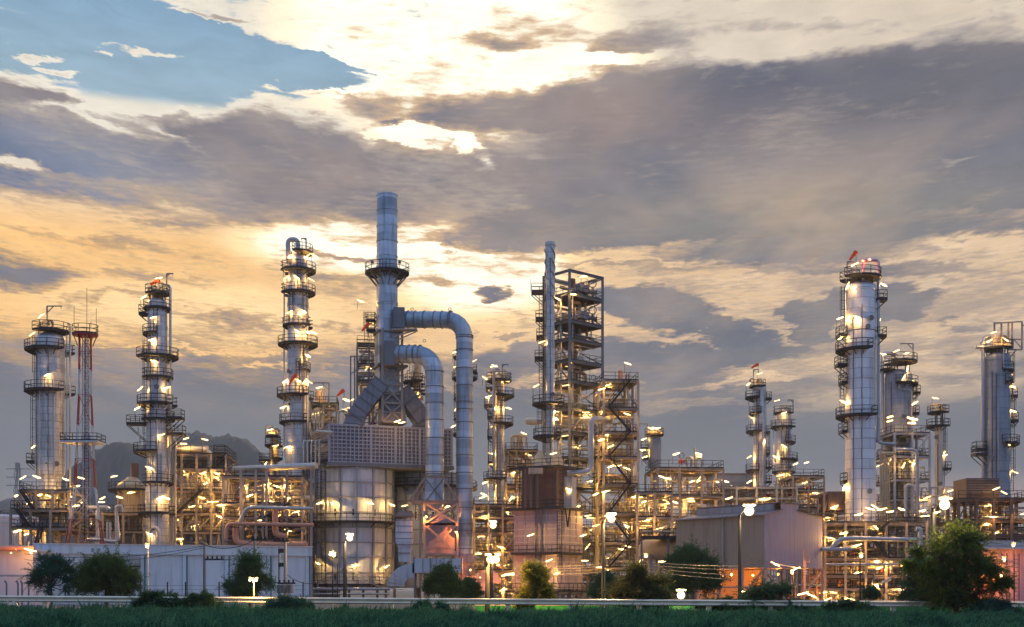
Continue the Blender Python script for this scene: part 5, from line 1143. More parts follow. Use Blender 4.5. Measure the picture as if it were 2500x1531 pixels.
T, P_, L_ = rack('pipe_structure', 'small piped structure squeezed between the gooseneck column and the louvred heater box', 'pipe structure', 186, 758, 822, [985, 1036, 1085], 6, 2, 1, 5, 121, 1.5,
     [(779, 946, 8), (810, 989, 22), (846, 975, -20), (770, 1010, 10), (800, 1050, 10), (815, 1070, -14)], (), 'steelb', group=GR)
davit(T, X(803, 186), 186, Z(985, 186), 50 * 186 / F, -2.4); topworks(T, X(785, 186), 187, Z(985, 186), 1.4, random.Random(9), tall=2.8)
for k, px in enumerate((766, 772, 778, 784)): pipe(T, [(X(px, 184), 184.5, Z(1060, 184)), (X(px, 184), 184.5, Z(1000 + 4 * k, 184)), (X(px + 12, 184), 184.5, Z(1000 + 4 * k, 184))], .12, 'pipeb', .4)
T = thing('cross_over_pipes', 'dark bent pipes on the heater roof left of the slanting ducts', 'pipe', (X(845, 181), 181, Z(1040, 181)))
for k, (a, b) in enumerate(((826, 1002), (838, 996), (850, 990))): pipe(T, [(X(a, 181), 181 + k, Z(1040, 181)), (X(a, 181), 181 + k, Z(b, 181)), (X(a + 22, 181), 181 + k, Z(b, 181)), (X(a + 22, 181), 181 + k, Z(1036, 181))], .22, 'pipeb', .6)
T = thing('pipe_riser', 'pair of tall risers running up the right side of the slender many platformed column', 'pipe', (X(418, 168), 168, 0))
for px, a in ((416, 1030), (422, 1048), (428, 1075)): pipe(T, [(X(px, 168), 168, 0), (X(px, 168), 168, Z(a, 168)), (X(px - 8, 168), 168, Z(a, 168))], .16, 'pipe', .4)
# ---------------------------------------------------------------- ground, hills
def groundmat():
    m = bpy.data.materials.new('ground_cover'); m.use_nodes = True; q = NT(m.node_tree); bs = m.node_tree.nodes['Principled BSDF']
    oc = q.n('ShaderNodeTexCoord').outputs['Object']; n1 = q.noise(oc, .12, 6, .6); n2 = q.noise(oc, 3.0, 5, .6)
    x, y, z = q.sep(oc)
    near = q.mix(n2, (.010, .028, .014), (.03, .06, .03)); far = q.mix(n2, (.06, .055, .05), (.13, .12, .11))
    c = q.mix(q.ss(q.m('ADD', y, q.m('MULTIPLY', n1, 14)), 68, 76), near, far)
    q.put(bs.inputs['Base Color'], c); bs.inputs['Roughness'].default_value = .95
    b = q.n('ShaderNodeBump'); b.inputs['Distance'].default_value = .1; q.put(b.inputs['Height'], n2); q.L.new(b.outputs[0], bs.inputs['Normal']); return m
M['ground'] = groundmat()
solo(MB().add([(-2600, -200, 0), (2600, -200, 0), (2600, 2400, 0), (-2600, 2400, 0)], [(0, 1, 2, 3)]), 'ground', 'ground', None, None, kind='structure', origin=(0, 0, 0))
M['hill'] = surf('forest_hill', (.035, .052, .055), .95, 0, .5, .02, .0, 0.0, bump=1.5)
def hills(name, pts, Y, depth, seed):
    rnd = random.Random(seed); from mathutils import noise as mn
    mb = MB(); n = 620; x0, x1 = X(pts[0][0], Y), X(pts[-1][0], Y); rows = 12; vs = []
    for j in range(rows + 1):
        for i in range(n + 1):
            px = pts[0][0] + (pts[-1][0] - pts[0][0]) * i / n
            k = next(t for t in range(len(pts) - 1) if px <= pts[t + 1][0] + 1e-6); a, b = pts[k], pts[k + 1]
            f = (px - a[0]) / (b[0] - a[0]); f = f * f * (3 - 2 * f); py = a[1] + (b[1] - a[1]) * f
            H = max(0, Z(py, Y)); t = j / rows; x = x0 + (x1 - x0) * i / n
            y = Y + (t - .5) * depth; h = H * sin(pi * t) ** .8 if 0 < t < 1 else 0
            h *= 1 + .0 * t
            if h > 2: h += 5 * mn.noise(Vector((x * .02, y * .02, 0))) + 3 * mn.noise(Vector((x * .07, y * .07, 3))) + 3.2 * mn.noise(Vector((x * .22, y * .1, 3)))
            vs.append((x, y, max(h, -.5)))
    fs = [(j * (n + 1) + i, j * (n + 1) + i + 1, (j + 1) * (n + 1) + i + 1, (j + 1) * (n + 1) + i) for j in range(rows) for i in range(n)]
    mb.add(vs, fs, True)
    o = solo(mb, name, 'hill', None, None, kind='structure', origin=(0, Y, 0))
hills('hills', [(150, 1250), (215, 1130), (255, 1095), (305, 1078), (330, 1088), (400, 1085), (440, 1065), (480, 1053), (520, 1066), (560, 1060), (600, 1068), (640, 1100), (665, 1130), (720, 1180), (800, 1260)], 1250, 300, 1)
hills('hills', [(-260, 1260), (-120, 1215), (-20, 1225), (40, 1212), (120, 1212), (230, 1225), (320, 1262)], 1500, 300, 2)
T = thing('pylon', 'faint transmission pylon on the skyline behind the far left column', 'pylon', (X(45, 900), 900, 0))
mb = MB(); x = X(45, 900)
for s_ in (-1, 1):
    for yy in (-1, 1): mb.beam((x + s_ * 5, 900 + yy * 5, 0), (x + s_ * .6, 900 + yy * .6, Z(1130, 900)), .5)
for k in range(9):
    z = Z(1130, 900) * k / 9; w = 5 - 4.4 * k / 9; w2 = 5 - 4.4 * (k + 1) / 9; z2 = Z(1130, 900) * (k + 1) / 9; mb.beam((x - w, 895, z), (x + w2, 895, z2), .35).beam((x + w, 895, z), (x - w2, 895, z2), .35)
mb.build('lattice', 'steelb', T)
mb = MB()
for p in (1145, 1165, 1185): mb.beam((x - 9, 900, Z(p, 900)), (x + 9, 900, Z(p, 900)), .5)
mb.build('crossarm', 'steelb', T)
# ---------------------------------------------------------------- long white store with a parapet
th = radians(20); g1 = Vector((cos(th), sin(th), 0)); g2 = Vector((-sin(th), cos(th), 0))
A3 = Vector((X(86, 108), 108, 0)); k_ = (757 - CX) / F; LW = (k_ * A3.y - A3.x) / (g1.x - k_ * g1.y); zt = Z(1328, 108)
Q = lambda u, v, z: A3 + g1 * u + g2 * v + Vector((0, 0, z))
T = thing('store_building', 'long low white building with a flat parapet and blue downpipes', 'building', Q(LW / 2, 5, 0))
MB().box(Q(LW / 2, 5, (zt - .8) / 2), (LW - .3, 10, zt - .8), th).build('wall', 'wall', T)
MB().box(Q(LW / 2, 5, zt - .42), (LW + .3, 10.5, .84), th).build('parapet', 'wall', T)
MB().box(Q(LW / 2, 5, zt + .03), (LW + .5, 10.7, .07), th).build('coping', 'wallpink', T)
def uof(px): k = (px - CX) / F; return (k * A3.y - A3.x) / (g1.x - k * g1.y)
for px in (257, 347, 450, 553, 655, 750):
    u = uof(px); o = MB().box(Q(u, -.06, (zt - .8) / 2), (.28, .2, zt - .8), th).build('pilaster', 'wall', T)
    MB().tube([Q(u + .25, -.12, .2), Q(u + .25, -.12, zt - .9)], .07, 8).build('downpipe', 'trim', T)
o = MB().box(Q(uof(327), -.45, Z(1370, 110)), (.9, .7, .8), th).build('air_conditioner', 'cladd', T)
MB().box(Q(uof(327), -.35, Z(1383, 110)), (1.0, .5, .08), th).build('bracket', 'dark', o)
mb = MB()
for u in [LW * i / 9 for i in range(1, 9)]: mb.box(Q(u, -.16, zt - .42), (.05, .02, .8), th)
mb.build('parapet_joint', 'trim', T)
T = thing('annex_building', 'pale pink wall lit orange at the far left under a lamp strip', 'building', (X(30, 104), 106, 0))
MB().box((X(20, 104) - 1.7, 108, Z(1345, 104) / 2), (7.6, 8, Z(1345, 104))).build('wall', 'wallpink', T); MB().box((X(20, 104) - 1.7, 108, Z(1343, 104)), (7.9, 8.4, .2)).build('coping', 'wallpink', T)
MB().tube([(X(-40, 103), 103.4, Z(1338, 103)), (X(80, 103), 103.4, Z(1338, 103))], .22, 12).build('pipe', 'pipep', T)  # stands for the orange lamp strip, its glow put into the colour
MB().box((X(20, 104), 103.9, 2.6), (7, .05, .06)).build('moulding', 'wall', T)
for px, py, m_, r_ in ((27, 1350, 'lamps', .07), (75, 1350, 'lamps', .05), (39, 1341, 'lamps', .03)): MB().lathe((X(px, 102.6), 102.6), [(Z(py, 102.6) + r_ * sin(a), r_ * cos(a)) for a in [pi * (k / 8 - .5) for k in range(9)]], 16, share=True).build('wall_lamp', m_, T); shine(T, (X(px, 102.6), 102.3, Z(py, 102.6)), 'lamps', .07)
lamp(T, 74, 1343, 102.5, -14, pole=False)
T = thing('storage_tank', 'white round storage tank half hidden behind the far left stairs', 'tank', (X(-5, 190), 194, 0))
MB().lathe((X(-5, 194), 194), [(0, 6.5), (Z(1262, 190), 6.5)], 48).lathe((X(-5, 194), 194), dome(6.5, Z(1262, 190), .08), 48, share=True).build('shell', 'wallpink', T)
MB().lathe((X(-5, 194), 194), [(Z(1275, 190), 6.5), (Z(1275, 190), 6.62), (Z(1278, 190), 6.62)], 48).build('band', 'wall', T)
# ---------------------------------------------------------------- lilac shed on legs
A4 = Vector((X(1868, 142), 142, 0)); ph4 = radians(38); h1 = Vector((cos(ph4), sin(ph4), 0)); h2 = Vector((-sin(ph4), cos(ph4), 0))
def ulen(px, e): k = (px - CX) / F; return (k * A4.y - A4.x) / (e.x - k * e.y)
LR, LL = ulen(2008, h1), ulen(1651, h2)
G4 = lambda u, v, z: A4 + h1 * u + h2 * v + Vector((0, 0, z))
T = thing('shed', 'large windowless shed raised on legs, lilac gable end and beige long side', 'building', G4(LR / 2, LL / 2, 0))
ze = Z(1254, 142); zb4 = Z(1386, 142); pk = .42; zp = ze + .62
mb = MB(); mb.add([G4(0, 0, zb4), G4(LR, 0, zb4), G4(LR, 0, ze), G4(LR * pk + 1.2, 0, zp), G4(LR * pk - 1.2, 0, zp), G4(0, 0, ze)], [(0, 1, 2, 3, 4, 5)]); mb.add([G4(LR, 0, zb4), G4(LR, LL, zb4), G4(LR, LL, ze), G4(LR, 0, ze)], [(0, 1, 2, 3)]); mb.build('gable_wall', 'lilac', T)
mb = MB(); mb.add([G4(0, 0, zb4), G4(0, LL, zb4), G4(0, LL, ze), G4(0, 0, ze)], [(3, 2, 1, 0)]); mb.build('long_wall', 'beige', T)
mb = MB(); o_ = -.35; zs_ = ze - .12
mb.add([G4(o_, o_, zs_), G4(o_, LL, zs_), G4(LR * pk - 1.2, LL, zp + .05), G4(LR * pk - 1.2, o_, zp + .05)], [(0, 3, 2, 1)]); mb.add([G4(LR - o_, o_, zs_), G4(LR - o_, LL, zs_), G4(LR * pk + 1.2, LL, zp + .05), G4(LR * pk + 1.2, o_, zp + .05)], [(0, 1, 2, 3)])
mb.add([G4(0, 0, zb4), G4(LR, 0, zb4), G4(LR, LL, zb4), G4(0, LL, zb4)], [(0, 1, 2, 3)]); mb.build('roof', 'roof', T)
u0, u1 = LR * pk - 1.6, LR * pk + 1.6; zm0, zm1 = ze + .15, ze + 1.35
mb = MB(); mb.add([G4(u0, .02, zm0), G4(u1, .02, zm0), G4(u1, .02, zm1), G4(u0, .02, zm1)] + [G4(u0, LL - 1, zm0), G4(u1, LL - 1, zm0), G4(u1, LL - 1, zm1), G4(u0, LL - 1, zm1)], [(0, 1, 2, 3), (1, 5, 6, 2), (7, 6, 5, 4)]); rm_ = mb.build('roof_monitor', 'lilac', T)
mb = MB()
for k in range(5): z = zm0 + .15 + k * .22; mb.beam(G4(u0 - .05, .9, z), G4(u0 - .05, LL - 1, z), .22, .2)
mb.build('louvre', 'cladd', rm_); MB().add([G4(u0, .9, zm0), G4(u0, LL - 1, zm0), G4(u0, LL - 1, zm1), G4(u0, .9, zm1)], [(3, 2, 1, 0)]).build('louvre_back', 'roof', rm_)
MB().add([G4(u0 - .2, -.2, zm1 + .02), G4(u1 + .2, -.2, zm1 + .02), G4(u1 + .2, LL - .9, zm1 + .02), G4(u0 - .2, LL - .9, zm1 + .02), G4(u0 - .2, -.2, zm1 + .12), G4(u1 + .2, -.2, zm1 + .12), G4(u1 + .2, LL - .9, zm1 + .12), G4(u0 - .2, LL - .9, zm1 + .12)], [(4, 5, 6, 7), (3, 2, 1, 0), (0, 1, 5, 4), (3, 0, 4, 7), (1, 2, 6, 5)]).build('monitor_roof', 'roof', rm_)
for v in (-.08, ulen(1767, h2)): MB().tube([G4(-.14, v, zb4 - .1), G4(-.14, v, ze - .2)], .10, 8).build('downpipe', 'cladd', T)
MB().beam(G4(-.4, o_, zs_ + .02), G4(-.4, LL, zs_ + .02), .16, .16).build('gutter', 'cladd', T)
for v in [LL * i / 4 for i in range(5)]: MB().ibeam(G4(.1, v, 0), G4(.1, v, zb4), .34).build('leg', 'steel', T)
for u in (LR / 3, LR * 2 / 3, LR): MB().ibeam(G4(u, .1, 0), G4(u, .1, zb4), .34).build('leg', 'steel', T); MB().ibeam(G4(u, LL, 0), G4(u, LL, zb4), .3).build('leg', 'steel', T)
for a, b in ((.02, .24), (.76, .52)): MB().beam(G4(.05, LL * a, zb4 - .2) , G4(.05, LL * b, .6), .2).build('brace', 'steel', T)
for a, b in ((.0, .33), (1.0, .67)): MB().beam(G4(LR * a, .1, zb4 - .2), G4(LR * b, .1, .6), .2).build('brace', 'steel', T)
MB().beam(G4(.1, 0, 1.6), G4(.1, LL, 1.6), .2).beam(G4(0, .1, 1.9), G4(LR, .1, 1.9), .2).build('tie_beam', 'steel', T)
MB().add([G4(LR * .9, LL * .6, .1), G4(LR * .3, LL * .95, .1), G4(LR * .3, LL * .95, zb4 - .05), G4(LR * .9, LL * .6, zb4 - .05)], [(0, 1, 2, 3)]).build('rear_screen', 'pipey', T)
# purple building behind the big tree
T = thing('shed', 'low purple shed with a ribbed grey roof behind the big tree at the right edge', 'building', (X(2460, 122), 122, 0))
MB().box((X(2470, 124), 127, Z(1340, 122) / 2), (8.5, 8, Z(1340, 122))).build('wall', 'lilac', T)
mb = MB(); zr = Z(1340, 121); mb.add([(X(2392, 122), 122.4, zr), (X(2560, 122), 122.4, zr), (X(2560, 122), 131, zr + 1.1), (X(2392, 122), 131, zr + 1.1), (X(2392, 122), 122.4, zr + .1), (X(2560, 122), 122.4, zr + .1), (X(2560, 122), 131, zr + 1.2), (X(2392, 122), 131, zr + 1.2)], [(3, 2, 1, 0), (4, 5, 6, 7), (0, 1, 5, 4), (0, 4, 7, 3)]); mb.build('roof', 'cladd', T)
mb = MB()
for k in range(5): mb.box((X(2475, 122), 123.6 + k * 1.6, zr + .25 + k * .2), (6.8, .12, .14))
mb.build('roof_rib', 'roof', T)
MB().box((X(2474, 120), 122.9, Z(1398, 120)), (1.6, .06, 1.0)).build('window', 'glass', T)
for px in (2462, 2492): ladder(T, X(px, 120), 121, 0.3, Z(1350, 120), cage=False)
# ---------------------------------------------------------------- lamp posts and utility poles
def sphere(c, r, n=14): return MB().lathe((c[0], c[1]), [(c[2] + r * sin(a), max(r * cos(a), .001)) for a in [pi * (k / 8 - .5) for k in range(9)]], n, share=True)
M['sodiumy'] = glow('amber_lamp', (1.0, .60, .16), 5.0); M['sodium'] = glow('orange_lamp', (1.0, .40, .07), 4.5); M['floody'] = glow('yellow_lamp', (1.0, .84, .40), 5.0)
LP = 'lamp posts around the plant'
def lamppost(px, pytop, Y, heads, label, r=.065, mat='steelb', arm=True, group=LP):
    x = X(px, Y); T = thing('lamp_post', label, 'lamp post', (x, Y, 0), group); zt_ = Z(pytop, Y)
    MB().tube([(x, Y, 0), (x, Y, zt_)], [r * 1.25, r * .75], 12).build('pole', 'dark' if mat == 'steelb' else mat, T)
    for hx, hy, m_, hr in heads:
        c = (X(hx, Y), Y - .25, Z(hy, Y))
        if arm and abs(c[0] - x) > .1: MB().tube([(x, Y, zt_ - .1), (x + (c[0] - x) * .5, Y - .1, c[2] + .12), (c[0], Y - .2, c[2] + .12)], .04, 6).build('arm', 'steelb', T)
        h = MB().box((c[0], c[1] + .08, c[2] + hr + .06), (hr * 2.6, hr * 1.6, .1)).build('lamp_head', 'steelb', T)
        bo = sphere(c, hr).build('bulb', m_, h); shine(bo, Vector(c) + Vector((0, -hr - .05, -.02)), m_, {'lamp': .5}.get(m_, 1.0)); shine(bo, Vector(c) + Vector((0, hr + .05, -.02)), m_, .5)
    return T
lamppost(842, 1322, 84, [(855, 1314, 'flood', .21)], 'tall lamp post in front of the round furnace with a starry white lamp', .12)
lamppost(1198, 1290, 98, [(1204, 1283, 'flood', .25)], 'lamp post with a bright lamp just right of the long round duct')
lamppost(1190, 1352, 63.5, [(1197, 1366, 'sodiumy', .19), (1211, 1366, 'sodiumy', .19)], 'dark post with a pair of yellow lamps right of the blower', .11, 'steelb')
lamppost(1202, 1378, 96, [(1203, 1374, 'lamp', .06)], 'thin pale post just right of the pair of yellow lamps', .05)
lamppost(1473, 1272, 63, [(1492, 1267, 'flood', .19)], 'thick tall lamp post in front of the open steel tower', .09)
lamppost(1806, 1256, 72, [(1827, 1248, 'flood', .28)], 'tall dark lamp post in front of the lilac shed with the brightest lamp', .10, 'steelb')
lamppost(2277, 1240, 61.2, [(2302, 1233, 'flood', .25)], 'dark lamp post rising behind the big tree', .09, 'steelb')
lamppost(812, 1350, 108, [(808, 1354, 'lamp', .14), (813, 1350, 'lamp', .13), (817, 1356, 'lamp', .13)], 'slim post with a cluster of three small lamps beside the white building', .06)
lamppost(824, 1362, 108, [], 'bare thin post right of the cluster of three small lamps', .05)
lamppost(362, 1338, 98, [(362, 1334, 'lamp', .14)], 'slender post with a single small lamp before the white building', .05, 'rail')
lamppost(2100, 1364, 98, [(2100, 1358, 'lamp', .15)], 'slender post with a small lamp below the biggest white column', .06)
lamppost(1661, 1458, 64, [(1661, 1453, 'floody', .20)], 'low post with a dazzling yellow green lamp between the dark trees', .05)
lamppost(1938, 1392, 132, [(1932, 1398, 'sodium', .18)], 'post with an orange lamp under the lilac shed', .06)
lamppost(1577, 1364, 112, [(1576, 1358, 'lamp', .16)], 'short post with a small lamp above the dark round tree', .05)
lamppost(2448, 1371, 100, [(2448, 1366, 'lamp', .15)], 'post with a small lamp against the orange lit purple shed', .06, 'pipep')
lamppost(2476, 1340, 104, [(2471, 1332, 'lamp', .13)], 'thin post with a small lamp near the right edge', .05)
lamppost(620, 1416, 60, [(613, 1417, 'lamp', .045), (629, 1417, 'lamp', .045)], 'short thin post with two tiny yellow lamps by the conical tree', .035, 'rail')
lamppost(2203, 1390, 118, [(2202, 1386, 'sodium', .14)], 'post with a small orange lamp left of the big tree', .05)
lamppost(2133, 1395, 118, [(2139, 1430, 'lamp', .12)], 'thin post with a low lamp at the right hand pipe structure', .05)
lamppost(2447, 1396, 121.5, [(2440, 1405, 'sodium', .24), (2422, 1392, 'sodium', .14)], 'post with a strong orange lamp and an added second lamp behind the right side of the big tree', .05)  # second lamp added to strengthen the orange on the purple wall
def uppole(px, pytop, Y, label, arms, r=.12, mat='concrete', group='utility poles'):
    x = X(px, Y); T = thing('utility_pole', label, 'utility pole', (x, Y, 0), group)
    MB().tube([(x, Y, 0), (x, Y, Z(pytop, Y))], [r, r * .7], 12).build('pole', mat, T)
    for py, a, b in arms:
        z = Z(py, Y); o = MB().beam((X(a, Y), Y - .1, z), (X(b, Y), Y - .1, z), .09, .11).build('crossarm', 'dark', T)
        n = 4
        for k in range(n):
            xx = X(a + (b - a) * (k + .5) / n, Y); MB().lathe((xx, Y - .1), [(z + .05, .04), (z + .10, .08), (z + .14, .05), (z + .19, .08), (z + .24, .03)], 8).build('insulator', 'dark', o)
    return T
uppole(499, 1325, 86, 'utility pole with a short crossarm in the middle of the white building', [(1366, 502, 548)], .12, 'steelb')
uppole(622, 1305, 82, 'utility pole with a crossarm above the parapet near the conical tree', [(1318, 614, 654)], .13)
uppole(697, 1318, 84, 'right hand pole of the pair that carries a transformer', [(1321, 668, 706), (1424, 678, 722)], .14)
uppole(682, 1334, 84.6, 'left hand pole of the pair that carries a transformer', [(1348, 680, 697), (1382, 680, 697)], .10, 'steelb')
T = thing('transformer', 'dark transformer drums hung between the paired utility poles', 'transformer', (X(688, 83.6), 83.6, Z(1455, 84)))
for px in (684, 692, 709): 
    MB().lathe((X(px, 83.5), 83.5), [(Z(1448, 83.5), .22), (Z(1428, 83.5), .22), (Z(1426, 83.5), .1)], 16).build('drum', 'steelb', T)
T = thing('utility_pole', 'square pole coloured for the red light on it, with small brackets in front of the lilac shed', 'utility pole', (X(1965, 118), 118, 0), 'utility poles')
MB().beam((X(1965, 118), 118, 0), (X(1965, 118), 118, Z(1342, 118)), .2).build('pole', 'pipep', T); MB().beam((X(1967, 118), 118, Z(1360, 118)), (X(1976, 118), 118, Z(1360, 118)), .1).beam((X(1967, 118), 118, Z(1372, 118)), (X(1976, 118), 118, Z(1372, 118)), .1).beam((X(1976, 118), 118, Z(1358, 118)), (X(1976, 118), 118, Z(1374, 118)), .08).build('bracket', 'pipep', T)  # red light on the pole is put into its base colour
MB().beam((X(1896, 117), 117, Z(1376, 117)), (X(1964, 117), 117, Z(1390, 117)), .06).build('lamp_arm', 'rail', T)
lamp(T, 1893, 1377, 117, -26); lamp(T, 1942, 1389, 117, 22, pole=False)
for l, y in (((1755, 1412, 26), 120), ((1820, 1444, 0), 118), ((1960, 1449, 16), 110), ((1982, 1454, -26), 110), ((1619, 1371, 0), 124)): lamp(T, l[0], l[1], y, l[2])
def wire(a, b, sag, label, mat='wire', r=.022, group='overhead wires'):
    (p0, q0_, y0), (p1, q1_, y1) = a, b; A_ = Vector((X(p0, y0), y0, Z(q0_, y0))); B_ = Vector((X(p1, y1), y1, Z(q1_, y1)))
    pts = [A_ + (B_ - A_) * t + Vector((0, 0, -sag * 4 * t * (1 - t))) for t in [k / 14 for k in range(15)]]
    solo(MB().tube(pts, r, 5), 'overhead_wire', mat, label, 'wire', group)
wire((60, 1352, 100), (499, 1333, 86), .55, 'upper wire sagging along the left half of the white building')
wire((60, 1366, 100), (499, 1337, 86), .6, 'lower wire sagging along the left half of the white building')
wire((499, 1330, 86), (622, 1318, 82), .4, 'wire between the two poles in the middle of the white building', r=.03)
wire((530, 1364, 86), (640, 1318, 82), .5, 'wire rising from the short crossarm to the crossarm above the parapet')
wire((625, 1318, 82), (697, 1321, 84), .3, 'wire from the parapet crossarm to the transformer poles')
wire((697, 1400, 84), (760, 1425, 84), .2, 'wire running down right from the transformer poles')
for k, (a, b) in enumerate(((1418, 1385), (1424, 1388))): wire((760, a, 84), (842, b, 84), .25, ('upper' if k == 0 else 'lower') + ' wire rising to the tall lamp post before the round furnace')
for k, (a, b) in enumerate(((1382, 1414), (1389, 1424), (1396, 1432), (1400, 1440))): wire((842, a, 84), (985, b, 84), .2, ('topmost', 'second', 'third', 'lowest')[k] + ' bright wire falling right from the lamp post before the round furnace', 'wirel')
for k, (a, b, c_) in enumerate(((1366, 1376, 1388), (1372, 1382, 1397), (1378, 1388, 1410), (1384, 1396, 1422))):
    wire((1250, a + 12, 66), (1473, b, 63), .12, ('topmost', 'second', 'third', 'lowest')[k] + ' bright wire left of the thick tall lamp post', 'wirel', .014)
    wire((1520, a, 66), (1806, c_ - 6, 72), .10, ('topmost', 'second', 'third', 'lowest')[k] + ' bright wire between the thick lamp post and the dark one', 'wirel', .014)
    wire((1806, a - 8, 72), (2010, b + 14, 80), .10, ('topmost', 'second', 'third', 'lowest')[k] + ' dark wire across the lilac shed right of the lamp post', 'wire', .012)
# wire fence in front of the white store
T = thing('wire_fence', 'low wire fence on thin posts before the white building', 'fence', (X(440, 92), 92, 0))
for px in (409, 453, 497, 343, 535, 612, 740): MB().beam((X(px, 92), 92, 0), (X(px, 92), 92, Z(1421, 92)), .08).build('post', 'dark', T)
mb = MB()
for z in (.5, .9, 1.3, 1.6): mb.beam((X(330, 92), 92, z), (X(745, 92), 92, z), .022)
mb.build('strand', 'wire', T)
for px in (16, 44, 54, 70): 
    T = thing('fence_post', ('leftmost', 'second', 'third', 'fourth')[(16, 44, 54, 70).index(px)] + ' bent metal fence post at the far left', 'post', (X(px, 90), 90, 0), 'bent fence posts')
    MB().tube([(X(px, 90), 90, 0), (X(px, 90), 90, Z(1425, 90)), (X(px - 4, 90), 90, Z(1418, 90))], .07, 6).build('post', 'steelb', T)
# ---------------------------------------------------------------- guard rail and green fence
def railz(px): return 1.02 - .30 * (px / 2500)
GRl = thing('guard_rail', 'cream coloured steel guard rail running the whole width of the picture', 'guard rail', (0, 60, 0))
mb = MB(); pr = [(0, .155), (-.055, .13), (-.08, .09), (-.055, .045), (0, .02), (0, -.02), (-.055, -.045), (-.08, -.09), (-.055, -.13), (0, -.155)]
N = 26; vs = []
for i in range(N + 1):
    px = -90 + 2680 * i / N; x = X(px, 60); zc0 = railz(px) - .155
    for dy, dz in pr: vs.append((x, 60 + dy, zc0 + dz))
    for dy, dz in reversed(pr): vs.append((x, 60.02 + dy, zc0 + dz))
m_ = 2 * len(pr); fs = [(i * m_ + k, (i + 1) * m_ + k, (i + 1) * m_ + (k + 1) % m_, i * m_ + (k + 1) % m_) for i in range(N) for k in range(m_)]
mb.add(vs, fs); mb.build('rail', 'rail', GRl)
for px in (112, 288, 458, 634, 807, 955, 1092, 1240, 1394, 1560, 1730, 1880, 2025, 2180, 2330, 2470): 
    x = X(px, 60.2); z = railz(px) - .02; MB().box((x, 60.16, z / 2), (.24, .14, z)).build('post', 'rail', GRl)
for s_ in (-1, 1): MB().beam((X(26 + s_ * 4, 59.8), 59.85, .8), (X(26 + s_ * 36, 59.8), 59.85, .05), .1, .08).build('brace', 'rail', GRl)
GP = thing('pipe_rail', 'second rail, a round pale pipe on thick posts just behind the guard rail', 'railing', (X(1700, 62), 62, 0))
MB().tube([(X(560, 62), 62, Z(1466, 62)), (X(2600, 62), 62, Z(1474, 62))], .10, 12).build('rail', 'rail', GP)
for px in (1017, 1300, 1480, 1500, 1700, 2250, 2340): MB().box((X(px, 62), 62, .35), (.2, .2, .7)).build('post', 'rail', GP)
T = thing('panel_fence', 'low bright green sheet fence behind the guard rail', 'fence', (X(1900, 66), 66, 0))
MB().box((X(1890, 66), 66, .18), ((2620 - 1160) * 66 / F, .06, .55)).build('panel', 'green', T)
for px in range(1180, 2600, 110): MB().box((X(px, 66), 66.08, .3), (.1, .08, .62)).build('post', 'steelb', T)
MB().box((X(1890, 66), 66, .47), ((2620 - 1160) * 66 / F, .1, .03)).build('top_rail', 'rail', T)
